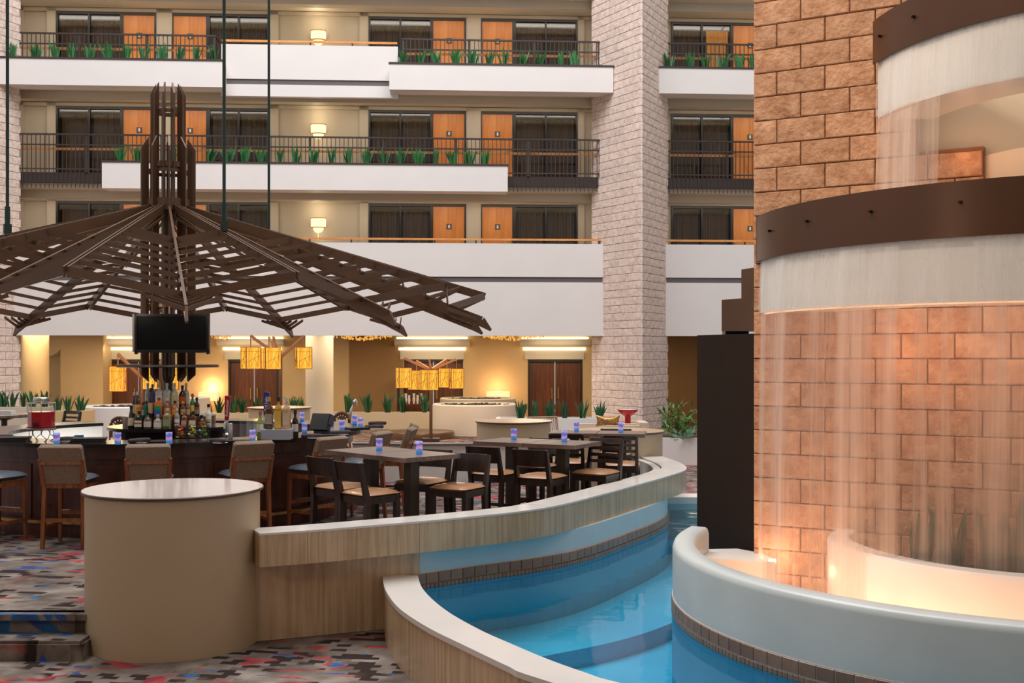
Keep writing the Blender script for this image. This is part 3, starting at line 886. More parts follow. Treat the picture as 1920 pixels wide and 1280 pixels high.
# ------------------------------------------------------------------ low planting walls, round planters, drums in the hall
def low_wall(px0, px1, Y, z1, label, m, plants, pd=0.35, h=0.42):
    x0, x1 = at(px0, Y), at(px1, Y)
    t = thing('planter_wall', label, 'planter', ((x0 + x1) / 2, Y, LOW))
    q = MB(); w = (x1 - x0) / 2
    q.b2(-w, w, 0, 0.10, 0, z1 - LOW); q.b2(-w, w, 0.62, 0.72, 0, z1 - LOW); q.b2(-w, -w + 0.1, 0.1, 0.62, 0, z1 - LOW); q.b2(w - 0.1, w, 0.1, 0.62, 0, z1 - LOW)
    q.build('box', m, t)
    q = MB().b2(-w + 0.1, w - 0.1, 0.1, 0.62, z1 - LOW - 0.12, z1 - LOW - 0.03); q.build('gravel', 'gravel', t)['kind'] = 'stuff'
    for i, px in enumerate(plants):
        PLANTS.append(((at(px, Y + pd), Y + pd, z1 - 0.04), h, 0.17, 'snake plant in the %s, %s from left' % (label.split(' with')[0].replace('planter wall', 'planter'), ORD[i]), 'snake plants in the hall planters', 'leaf_dark'))
low_wall(396, 592, 36.2, 0.22, 'cream planter wall behind the bar with a row of plants', 'cream_paint', [410, 438, 455, 484, 548, 562], h=0.62)
low_wall(604, 806, 36.0, 0.24, 'cream planter wall left of the white round planter with a row of plants', 'cream_paint', [652, 690, 726, 757, 796], h=0.70)
low_wall(930, 1150, 27.6, 0.52, 'white planter wall in front of the stone pillar with a row of plants', 'white_paint', [977, 1003, 1030, 1060, 1092, 1123], h=0.52)
low_wall(98, 156, 25.0, 0.83, 'tan planter box behind the slat-back chair with a few plants', 'ochre_paint', [108, 128, 150], h=0.42)
low_wall(-60, 96, 26.5, 0.85, 'cream planter at the left edge with big plants', 'cream_paint', [6, 22, 44, 62, 84], h=0.45)
def round_planter(px, Y, r, z1, label, m, peb):
    t = thing('round_planter', label, 'planter', (at(px, Y), Y, LOW))
    q = MB(); h = z1 - LOW
    q.lathe([(r - 0.02, 0), (r, 0.01), (r, h - 0.03), (r - 0.03, h), (r - 0.14, h), (r - 0.15, h - 0.10), (0.0, h - 0.10)], 56, cap=False); q.build('drum', m, t, True)
    q = MB(); rnd = random.Random(px)
    for k in range(220):
        a_ = rnd.uniform(0, 2 * PI); rr = (r - 0.25) * math.sqrt(rnd.random()); s_ = rnd.uniform(0.03, 0.06)
        q.sphere((rr * math.cos(a_), rr * math.sin(a_), h - 0.085 + rnd.uniform(0, 0.06)), s_, s_, s_ * 0.6, 6, 4)
    q.build('pebbles', peb, t)['kind'] = 'stuff'
    return t
round_planter(890, 34.0, 1.28, 0.62, 'large white round planter of dark pebbles right of the tall lantern stand', 'white_paint', 'pebble_dark')
round_planter(896, 36.6, 1.24, 0.70, 'tan round planter of dark pebbles just behind the white one', 'beige_paint', 'pebble_dark')
round_planter(236, 30.0, 1.15, 0.74, 'white round planter behind the left end of the bar', 'white_paint', 'pebble_dark')
round_planter(366, 31.0, 0.40, 0.93, 'small cream round planter behind the bottles', 'cream_paint', 'pebble_dark')
def drum(px, Y, r, label, cap='drum_cap', z=0.965, body='drum_paint', base=LOW):
    t = thing('drum_pedestal', label, 'pedestal', (at(px, Y), Y, base))
    h = z - base
    q = MB().lathe([(r - 0.03, 0), (r - 0.03, h - 0.025)], 72); q.build('drum_body', body, t, True)
    q = MB().lathe([(r - 0.01, h - 0.027), (r, h - 0.020), (r, h - 0.006), (r - 0.004, h - 0.003)], 72); q.build('edge_band', 'edge_metal', t, True)
    q = MB().lathe([(r - 0.006, h - 0.004), (r - 0.006, h)], 72); q.build('top_disc', cap, t)
    return t
mat('edge_metal', (92, 72, 58), 0.3, metal=0.4, var=0.05)
mat('drum_paint', (186, 163, 133), 0.42, var=0.02, scale=1.5)
mat('drum_cap', (214, 198, 186), 0.10, var=0.03, scale=3, spec=0.6)
mat('tan_cap', (186, 156, 124), 0.25, var=0.05, scale=3)
T_DRUM = drum(326.5, 9.28, 0.725, 'big cream drum pedestal with a glossy round top in the foreground')
drum(1156, 16.45, 0.70, 'cream drum pedestal at the right end of the low wall, beside the far table', 'tan_cap')
drum(963, 18.95, 0.655, 'cream drum pedestal behind the middle table, in front of the white round planter', 'tan_cap')
drum(524, 24.0, 0.68, 'brown-topped drum pedestal far behind the riser of bottles', 'tan_cap')

# ------------------------------------------------------------------ lantern stands
mat('copper_tube', (176, 124, 92), 0.35, metal=0.5, var=0.05)
def lantern_mat():
    m, nt, N, L, P = nodes_of('lantern_skin'); N.remove(P)
    tc = N.new('ShaderNodeTexCoord'); mp = N.new('ShaderNodeMapping'); mp.inputs['Scale'].default_value = (9, 9, 1.1)
    n = N.new('ShaderNodeTexNoise'); n.inputs['Scale'].default_value = 2.4; n.inputs['Detail'].default_value = 5
    L.new(tc.outputs['Object'], mp.inputs['Vector']); L.new(mp.outputs['Vector'], n.inputs['Vector'])
    cr = N.new('ShaderNodeValToRGB'); cr.color_ramp.elements[0].position = 0.3; cr.color_ramp.elements[1].position = 0.7
    cr.color_ramp.elements[0].color = (*lin((236, 150, 36)), 1); cr.color_ramp.elements[1].color = (*lin((255, 196, 78)), 1)
    e = N.new('ShaderNodeEmission'); e.inputs[1].default_value = 1.0
    e.inputs[1].default_value = 1.2; L.new(n.outputs['Fac'], cr.inputs['Fac']); L.new(cr.outputs['Color'], e.inputs[0]); L.new(e.outputs[0], N['Material Output'].inputs[0])
    MATS['lantern_skin'] = m
lantern_mat()
mat('lantern_twig', (128, 62, 20), 0.6, var=0.1)
mat('lantern_edge', (140, 72, 40), 0.5, var=0.1)
def lantern(parent, x, y, z, w, h, rz, seed):
    """square lantern hanging with its bottom at z"""
    t = bpy.data.objects.new('lantern', None); t.parent = parent; t.location = (x, y, z); t.rotation_euler = (0, 0, rz); COL.objects.link(t)
    MB().box((0, 0, h / 2), (w, w, h)).build('lantern_shade', 'lantern_skin', t)
    q = MB(); e = 0.014
    for sx in (-1, 1):
        for sy in (-1, 1): q.box((sx * w / 2, sy * w / 2, h / 2), (e, e, h + e))
        for zz in (0, h):
            q.box((sx * w / 2, 0, zz), (e, w, e)); q.box((0, sx * w / 2, zz), (w, e, e))
    q.build('lantern_frame', 'lantern_edge', t)
    q = MB(); rnd = random.Random(seed)
    for s_ in range(4):
        an = PI / 2 * s_; ca, sa = math.cos(an), math.sin(an)
        def pt(u, v): return (ca * u * w - sa * (-w / 2 - 0.003), sa * u * w + ca * (-w / 2 - 0.003), v * h)
        for (u0, v0, u1, v1) in ((-0.5, 0.80, 0.5, 0.80), (-0.2, 0.05, 0.22, 0.86), (-0.48, 0.30, 0.48, 0.62), (-0.34, 0.05, -0.30, 0.95), (0.05, 0.5, 0.34, 0.06), (0.30, 0.10, 0.36, 0.98)):
            j = rnd.uniform(-0.05, 0.05)
            q.bar(pt(u0, v0), pt(max(-0.5, min(0.5, u1 + j)), v1), 0.008, 0.006)
    q.build('twigs', 'lantern_twig', t)
    return t
def lantern_stand(label, px, Y, base, ztop, arms, lw, lh, light):
    X = at(px, Y)
    t = thing('lantern_stand', label, 'lamp', (X, Y, base))
    z = ztop - base
    MB().tube([(0, 0, 0.08), (0, 0, z)], 0.045, 10).build('pole', 'bronze_metal', t)
    MB().b2(-0.24, 0.24, -0.24, 0.24, 0, 0.09).build('base', 'dark_metal', t)
    for i, (lpx, lbot, dy, rz) in enumerate(arms):
        yy = Y + dy; x = at(lpx, yy) - X
        zb = zat(lbot, yy) - base; zt = zb + lh + 0.26
        MB().bar((0, 0, z - 0.05), (x, dy, zt), 0.045, 0.06).build('arm', 'copper_tube', t)
        MB().tube([(x, dy, zt), (x, dy, zb + lh)], 0.014, 6).build('hanger', 'copper_tube', t)
        lantern(t, x, dy, zb, lw, lh, rz, i)
    point('lantern_light', (X, Y - 0.9, zat(light, Y)), 40, (1.0, 0.66, 0.28), 0.4)
    return t
lantern_stand('lantern stand with five amber lanterns just left of the white round planter', 808, 31.0, LOW, zat(690, 31), [(757, 727, -0.9, R(24)), (781, 730, 0.7, R(60)), (805, 731, -1.1, R(40)), (838, 726, 0.8, R(62)), (856, 728, -0.5, R(12))], 0.34, 0.54, 715)
lantern_stand('lantern stand with four amber lanterns left of the round cream column', 526, 26.5, LOW, zat(666, 26.5), [(470, 691, -0.6, R(36)), (504, 691, 0.9, R(10)), (512, 692, -0.9, R(14)), (569, 691, -0.3, R(18))], 0.345, 0.50, 680)
lantern_stand('lantern stand with three amber lanterns behind the bottles', 266, 24.0, LOW, zat(704, 24), [(221, 733, -0.5, R(8)), (283, 729, -0.7, R(10)), (322, 729, 0.4, R(15))], 0.29, 0.52, 715)

# console lamps against the hall wall
mat('lamp_shade_warm', (250, 214, 170), 0.8, var=0.03, emit=(255, 206, 150), estr=0.9)
def console_lamp(px, Y, z0, label, w):
    t = thing('table_lamp', label, 'lamp', (at(px, Y), Y, z0))
    MB().b2(-w / 2, w / 2, -0.14, 0.14, 0.46, 0.76).build('shade', 'lamp_shade_warm', t)
    MB().lathe([(0.10, 0), (0.12, 0.10), (0.06, 0.36), (0.03, 0.46)], 16).build('base', 'brass', t, True)
    point('lamp_light', (at(px, Y), Y + 0.22, z0 + 0.90), 28, (1.0, 0.64, 0.34), 0.08)
    q = thing('console_table', 'dark console table under the %s' % label, 'table', (at(px, Y), Y, LOW))
    MB().b2(-0.7, 0.7, -0.2, 0.2, z0 - LOW - 0.05, z0 - LOW).build('top', 'dark_door_wood', q)
    for sx in (-0.65, 0.65):
        for sy in (-0.15, 0.15): MB().b2(sx - 0.03, sx + 0.03, sy - 0.03, sy + 0.03, 0, z0 - LOW - 0.05).build('leg', 'dark_door_wood', q)
console_lamp(934, 38.8, 0.07, 'warm rectangular lamp behind the tan round planter', 0.80)
console_lamp(392, 38.5, 0.07, 'warm lamp behind the bottles', 0.66)
# bookcase with white vases
Yb = 38.6
t = thing('display_shelf', 'dark display shelf of white vases in front of the third double door', 'shelf', (at(775, Yb), Yb, LOW))
w = (at(806, Yb) - at(745, Yb)) / 2; zt = zat(704, Yb) - LOW
q = MB(); q.b2(-w, w, 0, 0.3, zt - 0.06, zt); q.b2(-w, -w + 0.06, 0, 0.3, 0, zt); q.b2(w - 0.06, w, 0, 0.3, 0, zt); q.build('frame', 'black_frame', t)
zs = zat(757, Yb) - LOW
MB().b2(-w, w, 0, 0.3, zs - 0.04, zs).build('shelf_board', 'dark_door_wood', t)
for i, px in enumerate((754, 761, 767, 776, 783, 790)):
    hh = 0.30 + 0.06 * (i in (1, 3, 5))
    o = MB().lathe([(0.03, 0), (0.05, hh * 0.4), (0.035, hh * 0.8), (0.05, hh)], 12).build('vase', 'white_paint', None, True, (at(px, Yb + 0.1), Yb + 0.1, LOW + zs))
    tag(o, 'tall white vase on the dark display shelf, %s from the left' % ORD[i], 'vase', 'white vases on the display shelf')
# round low plinth
t = MB().lathe([(1.0, 0), (1.0, 0.16), (0.97, 0.20)], 48).build('round_table', 'bronze_metal', None, True, (at(830, 33.2) - 0.6, 33.2 - 0.9, LOW)); tag(t, 'low dark round table beside the lantern stand and the white planter', 'table')

# ------------------------------------------------------------------ snake plants
def snake_plant(loc, h, r, label, group, m, seed, n=None):
    rnd = random.Random(seed); q = MB()
    for k in range(n or rnd.randint(14, 18)):
        a_ = rnd.uniform(0, 2 * PI); r0 = rnd.uniform(0, r * 0.45); hh = h * rnd.uniform(0.55, 1.0)
        lean = rnd.uniform(0.05, 0.55) * (0.4 + r0 / r); wd = h * rnd.uniform(0.09, 0.14)
        ca, sa = math.cos(a_), math.sin(a_); tw = rnd.uniform(0, PI)
        vs = []
        for j, (f, ww) in enumerate(((0, 0.6), (0.3, 0.95), (0.62, 1.0), (0.85, 0.6), (1, 0.03))):
            rad = r0 + lean * hh * f ** 1.6
            cx, cy, z = rad * ca, rad * sa, hh * f
            dx, dy = math.cos(tw) * wd * ww / 2, math.sin(tw) * wd * ww / 2
            vs += [(cx - dx, cy - dy, z), (cx - dy * 0.35, cy + dx * 0.35, z), (cx + dx, cy + dy, z)]
        fs = []
        for j in range(4):
            for i in (0, 1): fs.append((3 * j + i, 3 * j + i + 1, 3 * j + 4 + i, 3 * j + 3 + i))
        q._add(vs, fs)
    o = q.build('snake_plant', m, None, 'all', loc)
    return tag(o, label, 'plant', group)
for i, (loc, h, r, label, group, m) in enumerate(PLANTS): snake_plant(loc, h, r, label, group, m, 100 + i)
def pool_paint():
    if 'pool_paint' in MATS: return 'pool_paint'
    m, nt, N, L, P = nodes_of('pool_paint')
    g = N.new('ShaderNodeNewGeometry'); n = N.new('ShaderNodeTexNoise'); n.inputs['Scale'].default_value = 0.7; n.inputs['Detail'].default_value = 2
    L.new(g.outputs['Position'], n.inputs['Vector'])
    cr = N.new('ShaderNodeValToRGB'); cr.color_ramp.elements[0].position = 0.35; cr.color_ramp.elements[1].position = 0.65
    cr.color_ramp.elements[0].color = (*lin((70, 176, 206)), 1); cr.color_ramp.elements[1].color = (*lin((112, 198, 218)), 1)
    L.new(n.outputs['Fac'], cr.inputs['Fac']); L.new(cr.outputs['Color'], P.inputs['Base Color']); P.inputs['Roughness'].default_value = 0.6
    MATS['pool_paint'] = m; return 'pool_paint'
# ------------------------------------------------------------------ seating platform, carpet, steps
def gp(px, py, z):
    Y = (EYE - z) * F_PX / (py - HORIZON); return (at(px, Y), Y)
COP = spline([gp(486.5, 1002.7, .62), gp(600, 995, .62), gp(719, 985, .62), gp(860, 972.5, .62), gp(1020, 954, .62), gp(1130, 928, .62), gp(1200, 908.5, .62), gp(1250, 894.5, .62), gp(1286, 881, .62), (2.24, 15.0), (2.13, 15.9)], 10)
BACKW = [(1.45, 16.9), (0.85, 17.7), (0.03, 18.35), (-0.8, 18.4), (-1.6, 18.35), (-2.6, 18.5)]
# low carpet: front-left part and the hall; the pool lies between
NEARO = spline([gp(718, 1078, .155), gp(719, 1094, .155), gp(727, 1114, .155), gp(750, 1142, .155), gp(803, 1177, .155), gp(874, 1212, .155), gp(958, 1252, .155), gp(1000, 1269, .155), (0.95, 5.75), (1.95, 5.05), (3.2, 4.55)], 8)
NEARI = spline([gp(784, 1079, .155), gp(785, 1086, .155), gp(792, 1103, .155), gp(812, 1125, .155), gp(846, 1151, .155), gp(902, 1182, .155), gp(958, 1207, .155), gp(1027, 1236, .155), gp(1100, 1262, .155), gp(1165, 1281, .155), (1.55, 5.75), (2.5, 5.2), (3.4, 4.9)], 8)
no = [tuple(p) for p in NEARO]
fl = MB()
poly = [(-16, 0.3), (-16, 9.9), (-1.07, 9.9)] + [(p[0] + 0.06, p[1]) for p in no] + [(3.2, 0.3)]
fl._add([(x, y, LOW) for x, y in poly], [tuple(range(len(poly)))])
poly2 = [(-16, 9.9), (-16, 48), (14, 48), (14, 15.7), (1.2, 15.7), (-1.07, 9.9)]
fl._add([(x, y, LOW) for x, y in poly2], [tuple(range(len(poly2)))])
struct(fl.build('floor', 'carpet'), 'patterned carpet of the atrium floor')
pf = MB()
inner = [tuple(p) for p in offset(COP, 0.32)]
poly = [(-16, 8.95), (-3.2, 8.95), (-2.6, 9.3)] + inner[2:] + BACKW + [(-5, 19.4), (-16, 20)]
n = len(poly)
pf._add([(x, y, 0.0) for x, y in poly] + [(x, y, -0.06) for x, y in poly], [tuple(range(n))] + [(i, n + i, n + (i + 1) % n, (i + 1) % n) for i in range(n)])
pf.b2(-16, -3.2, 8.95, 9.05, LOW, 0.0)
struct(pf.build('floor', 'carpet'), 'raised carpeted platform of the bar')
st = MB(); st.b2(-16, -3.32, 8.64, 8.97, LOW, -0.175); st.b2(-16, -3.34, 8.66, 8.97, -0.19, -0.15)
st.b2(-16, -3.36, 8.885, 8.97, -0.045, 0.003)
struct(st.build('floor', 'carpet'), 'carpeted step up to the bar platform')

# ------------------------------------------------------------------ low curved wall round the platform
mat('blue_plaster', (198, 212, 214), 0.35, var=0.03)
mat('wall_white', (222, 214, 206), 0.5, var=0.03)
mat('curb_grey', (196, 188, 180), 0.35, var=0.05)
lw = thing('low_wall', 'long curved low wall of vertical-grained cream stone between the tables and the pool', 'low wall', (COP[20].x, COP[20].y, LOW))
def rel(path, o): return [Vector((p.x - o.location.x, p.y - o.location.y)) for p in path]
cr = rel(COP, lw)
nseg = 12; L_ = len(cr) - 1
for k in range(nseg):
    a, b = k * L_ // nseg, (k + 1) * L_ // nseg
    seg = cr[a:b + 1]
    if (seg[-1] - seg[0]).length > 0.1:
        d0 = (seg[1] - seg[0]).normalized(); d1 = (seg[-1] - seg[-2]).normalized()
        seg = [seg[0] + d0 * 0.0015] + seg[1:-1] + [seg[-1] - d1 * 0.0015]
    q = MB(); ribbon(q, seg, 0.0, 0.31, 0.36 - LOW, 0.615 - LOW); o = q.build('coping_slab', 'travertine', lw)
    q = MB(); ribbon(q, seg, -0.004, 0.312, 0.615 - LOW, 0.632 - LOW); q.build('coping_top', 'coping_white', o)
q = MB(); ribbon(q, cr, 0.325, 0.42, 0.0 - LOW, 0.61 - LOW); q.build('inner_curb', 'curb_grey', lw)
# grained pier under the coping, left of the pool
q = MB(); ribbon(q, rel(spline([(-2.34, 9.15), (-1.98, 9.27), (-1.6, 9.43), (-1.10, 9.64), (-0.80, 9.755)], 8), lw), 0.0, 0.3, 0.004, 0.36 - LOW)
q.build('pier', 'travertine', lw)
# pool side wall, recessed below the coping
BLUE0 = [(-0.803, 9.75), (-0.29, 10.15), (0.302, 10.60), (0.758, 11.15), (1.266, 12.06), (1.68, 12.90), (1.905, 13.63), (1.93, 14.5), (1.85, 15.4), (1.6, 16.4)]
BLUE = spline(BLUE0, 10)
br = rel(BLUE, lw)
q = MB(); ribbon(q, br, 0.012, 0.25, -0.5, 0.36 - LOW); q.build('pool_side_plaster', 'blue_plaster', lw)
q = MB(); ribbon(q, br, 0.011, 0.05, 0.015 - LOW, 0.159 - LOW); q.build('grout', 'wall_white', lw)
q = MB(); ribbon(q, br, 0.002, 0.05, -0.6, 0.018 - LOW); q.build('underwater_liner', pool_paint(), lw)
mat('pool_tile', (150, 112, 88), 0.28, var=0.25, scale=9, objvar=0.16)
def tile_mesh(name, w, h):
    q = MB(); c = 0.003
    q._add([(-w / 2, 0.01, 0), (w / 2, 0.01, 0), (w / 2, 0.01, h), (-w / 2, 0.01, h), (-w / 2, -0.002, 0), (w / 2, -0.002, 0), (w / 2, -0.002, h), (-w / 2, -0.002, h), (-w / 2 + c, -0.006, c), (w / 2 - c, -0.006, c), (w / 2 - c, -0.006, h - c), (-w / 2 + c, -0.006, h - c)],
           [(8, 9, 10, 11), (4, 5, 9, 8), (5, 6, 10, 9), (6, 7, 11, 10), (7, 4, 8, 11), (0, 1, 5, 4), (1, 2, 6, 5), (2, 3, 7, 6), (3, 0, 4, 7)])
    me = bpy.data.meshes.new(name); me.from_pydata(q.v, [], q.f); me.update()
    bm = bmesh.new(); bm.from_mesh(me); bmesh.ops.recalc_face_normals(bm, faces=bm.faces); bm.to_mesh(me); bm.free()
    me.materials.append(MATS['pool_tile']); return me
TB, TS = tile_mesh('tile', 0.1255, 0.087), tile_mesh('small_tile', 0.0385, 0.039)
def tiles(root, path, step, me, z, flip, name, limit=300, zoff=LOW):
    pts = resample(path, step)
    extra = MB()
    for i, (p, an) in enumerate(pts):
        an2 = an + (PI if flip else 0)
        if i < limit:
            o = bpy.data.objects.new(name, me); o.parent = root; o.location = (p.x, p.y, z - zoff); o.rotation_euler = (0, 0, an2); COL.objects.link(o)
        else:
            ca, sa = math.cos(an2), math.sin(an2)
            extra._add([(p.x + v.co.x * ca - v.co.y * sa, p.y + v.co.x * sa + v.co.y * ca, z - zoff + v.co.z) for v in me.vertices], [tuple(f.vertices) for f in me.polygons])
    if extra.v: extra.build(name, 'pool_tile', root)['kind'] = 'stuff'
tiles(lw, br, 0.131, TB, 0.066, False, 'tile')
tiles(lw, br, 0.0437, TS, 0.020, False, 'small_tile', 110)
# white retaining wall behind the tables
bw = thing('low_wall', 'straight white low wall behind the tables with a dark capping, seen between the chairs', 'low wall', (BACKW[2][0], BACKW[2][1], LOW))
q = MB(); ribbon(q, rel(spline(BACKW, 6), bw), -0.10, 0.10, 0.002, 0.60 - LOW); q.build('wall_body', 'wall_white', bw)
q = MB(); ribbon(q, rel(spline(BACKW, 6), bw), -0.13, 0.13, 0.60 - LOW, 0.625 - LOW); q.build('capping', 'grey_trim', bw)

# ------------------------------------------------------------------ pool
mat('pool_deep', (56, 164, 198), 0.6, var=0.05, scale=1)
def water_mat():
    m, nt, N, L, P = nodes_of('pool_water'); N.remove(P)
    tr = N.new('ShaderNodeBsdfTransparent'); tr.inputs[0].default_value = (0.43, 0.80, 0.90, 1)
    gl = N.new('ShaderNodeBsdfGlossy'); gl.inputs['Roughness'].default_value = 0.045
    tc = N.new('ShaderNodeNewGeometry'); n = N.new('ShaderNodeTexNoise'); n.inputs['Scale'].default_value = 1.6; n.inputs['Detail'].default_value = 3
    L.new(tc.outputs['Position'], n.inputs['Vector'])
    b = N.new('ShaderNodeBump'); b.inputs['Strength'].default_value = 0.05; b.inputs['Distance'].default_value = 0.1
    L.new(n.outputs['Fac'], b.inputs['Height']); L.new(b.outputs['Normal'], gl.inputs['Normal'])
    fr = N.new('ShaderNodeFresnel'); fr.inputs['IOR'].default_value = 1.27
    mx = N.new('ShaderNodeMixShader')
    L.new(fr.outputs[0], mx.inputs[0]); L.new(tr.outputs[0], mx.inputs[1]); L.new(gl.outputs[0], mx.inputs[2]); L.new(mx.outputs[0], N['Material Output'].inputs[0])
    MATS['pool_water'] = m
water_mat()
WL = 0.026
ni = [tuple(p) for p in NEARI]
blue_t = [tuple(p) for p in BLUE]
poly = [(x, y) for x, y in blue_t] + [(1.5, 15.5), (5.5, 15.5), (9.5, 14), (9.5, 4.9)] + ni[::-1]
w_ = MB(); w_._add([(x, y, WL) for x, y in poly], [tuple(range(len(poly)))])
o = w_.build('pool_water', 'pool_water'); struct(o, 'clear blue pool water'); 
b_ = MB(); b_._add([(x, y, -0.62) for x, y in poly], [tuple(range(len(poly)))])
struct(b_.build('floor', 'pool_paint'), 'light blue pool floor')
# bench ledge following the curved wall, with a darker blue riser
q = MB(); ribbon(q, BLUE[4:], -0.95, 0.0, -0.62, -0.46); struct(q.build('pool_ledge', 'pool_paint'), 'underwater ledge along the curved wall')
# near rim of the pool
nr = thing('pool_rim', 'curved cream stone rim of the pool in the foreground', 'pool rim', (-0.5, 7.6, LOW))
mp_ = len(NEARO)
def between(mb, A, B, z0, z1, sh=0.0):
    n = min(len(A), len(B)); vs, fs = [], []
    for i in range(n):
        a, b = A[i], B[i]
        d = (b - a).normalized() * sh
        vs += [(a.x + d.x, a.y + d.y, z0), (b.x - d.x, b.y - d.y, z0), (b.x - d.x, b.y - d.y, z1), (a.x + d.x, a.y + d.y, z1)]
    for i in range(n - 1):
        for j in range(4):
            l = (j + 1) % 4; fs.append((i * 4 + j, (i + 1) * 4 + j, (i + 1) * 4 + l, i * 4 + l))
    fs += [(0, 1, 2, 3), ((n - 1) * 4 + 3, (n - 1) * 4 + 2, (n - 1) * 4 + 1, (n - 1) * 4)]
    mb._add(vs, fs); return mb
def even(path, n):
    L_ = sum((path[i + 1] - path[i]).length for i in range(len(path) - 1))
    return [p for p, _ in resample(path, L_ / n * 0.99999)][:n + 1]
A2, B2 = even(rel(NEARO, nr), 80), even(rel(NEARI, nr), 80)
nI = min(len(A2), len(B2))
A3 = [a + (b - a) * 0.0 for a, b in zip(A2, B2)]
q = MB(); between(q, A3, B2, -0.6, 0.12 - LOW, 0.012); q.build('rim_wall', 'travertine', nr)
q = MB(); ribbon(q, B2, -0.008, 0.006, -0.5, WL - LOW); q.build('underwater_liner', 'pool_paint', nr)
k0 = 0
for k in range(8):
    a, b = k * (nI - 1) // 8, (k + 1) * (nI - 1) // 8
    q = MB(); between(q, A3[a:b + 1], B2[a:b + 1], 0.12 - LOW, 0.158 - LOW, 0.0); q.build('rim_slab', 'coping_white', nr)
# pale ledge closing the pool at the back
q = MB().b2(1.3, 6.0, 15.4, 15.85, -0.7, 0.113); struct(q.build('trim_1', 'coping_white'), 'pale ledge closing the far end of the pool channel')

# ------------------------------------------------------------------ fountain
WO, WA = Vector((2.09, 9.65)), math.atan2(-1.05, 1.84)
wd = Vector((math.cos(WA), math.sin(WA))); wn = Vector((wd.y, -wd.x))
mat('fountain_plaster', (224, 218, 210), 0.32, var=0.05, scale=2.5, bump=0.05, bscale=6)
mat('grey_plaster', (196, 202, 200), 0.30, var=0.05, scale=2.5, bump=0.05, bscale=5)
mat('cream_plaster', (232, 218, 194), 0.5, var=0.04, scale=1.5)
def W(s, back=0.0): p = WO + wd * s - wn * back; return (p.x, p.y)
fw = thing('stone_pier', 'rust coloured stone block pier behind the falling water of the fountain', None, (WO.x, WO.y, 0.0), 0, kind='structure')
def wl(s, b): p = wd * s - wn * b; return (p.x, p.y)
q = MB()
q.prism([wl(0.012, 0.0), wl(1.33, 0.0), wl(1.33, 0.6), wl(0.012, 0.6)], -0.4, 6.2)
q.prism([wl(1.33, 0.0), wl(1.834, 0.0), wl(1.834, 0.6), wl(1.33, 0.6)], -0.4, 3.69)
q.prism([wl(1.834, 0.0), wl(4.4, 0.0), wl(4.4, 0.6), wl(1.834, 0.6)], -0.4, 2.75)
q.build('mortar_core', 'mortar_rust', fw)
def clip(a, b, z):
    lim = 1.33 if z > 3.6 else (1.834 if z > 2.72 else 4.4)
    return a, min(b, lim)
brick_face(fw, (0, 0), WA, 4.4, -BH, 32, 'rust_stone', dep=0.045, clip=clip, rough=0.016)
q = MB(); q.prism([W(1.25, 0.10), W(4.4, 0.10), W(4.4, 0.7), W(1.25, 0.7)], 3.3, 6.6)
struct(q.build('wall_recess', 'cream_plaster'), 'cream plaster wall recessed beside the stone pier')
cq = MB(); cpath = spline([W(1.80, 0.06), W(2.15, -0.22), W(2.7, -0.42), W(3.4, -0.40), W(4.6, -0.2)], 8)
ribbon(cq, cpath, 0, 0.2, 2.8, 3.62); struct(cq.build('wall_curve', 'cream_plaster'), 'curved cream plaster wall between the two fountain rings')

def circle3(a, b, c):
    ax, ay = a; bx, by = b; cx, cy = c
    d = 2 * (ax * (by - cy) + bx * (cy - ay) + cx * (ay - by))
    ux = ((ax * ax + ay * ay) * (by - cy) + (bx * bx + by * by) * (cy - ay) + (cx * cx + cy * cy) * (ay - by)) / d
    uy = ((ax * ax + ay * ay) * (cx - bx) + (bx * bx + by * by) * (ax - cx) + (cx * cx + cy * cy) * (bx - ax)) / d
    return Vector((ux, uy)), math.hypot(ax - ux, ay - uy)
def arc_path(c, r, a0, a1, n): return [Vector((c.x + r * math.cos(R(a0 + (a1 - a0) * i / n)), c.y + r * math.sin(R(a0 + (a1 - a0) * i / n)))) for i in range(n + 1)]
mat('bolt_black', (30, 24, 22), 0.3, metal=0.6, var=0.05)
mat('lip_glow', (255, 226, 196), 0.5, var=0.02)
def ring(label, pts, zb0, zt, zw, bolts, a_start, a_end, thick):
    c, r = circle3(*pts)
    t = thing('fountain_ring', label, 'fountain ring', (c.x, c.y, zw))
    O = Vector((0, 0))
    pa = arc_path(O, r, a_start, a_end, 60)
    q = MB(); ribbon(q, pa, 0.0, 0.012, zb0 - zw, zt - zw); band = q.build('metal_band', 'ring_metal', t, True)
    pi_ = arc_path(O, r - 0.035, a_start + 0.5, a_end, 60)
    q = MB(); ribbon(q, pi_, 0.0, thick, 0, zb0 + 0.10 - zw); q.build('plaster_band', 'fountain_plaster', t, True)
    if thick > 0.5: q = MB(); ribbon(q, pi_, 0.03, 0.05, -0.010, -0.001); q.build('lit_lip', emis('lit_lip_glow', (255, 196, 150), 1.3), t)  # emissive strip paints the bright highlight along the ring's lower lip
    pl = arc_path(O, r - 0.010, a_start + 0.5, a_end, 60)
    for px, py in bolts:
        kx = (px - 960) / F_PX    # bolt sits on the band where this picture column meets it
        A = kx * kx + 1; Bq = -2 * (kx * c.x + c.y); Cq = c.x ** 2 + c.y ** 2 - r * r
        Y = (-Bq - math.sqrt(max(Bq * Bq - 4 * A * Cq, 0))) / (2 * A)
        p = Vector((kx * Y - c.x, Y - c.y)); z = zat(py, Y) - zw
        d = p.normalized()
        q = MB(); q.bar((p.x - d.x * 0.01, p.y - d.y * 0.01, z), (p.x + d.x * 0.025, p.y + d.y * 0.025, z), 0.018, 0.018); q.build('bolt', 'bolt_black', band)
    return c, r
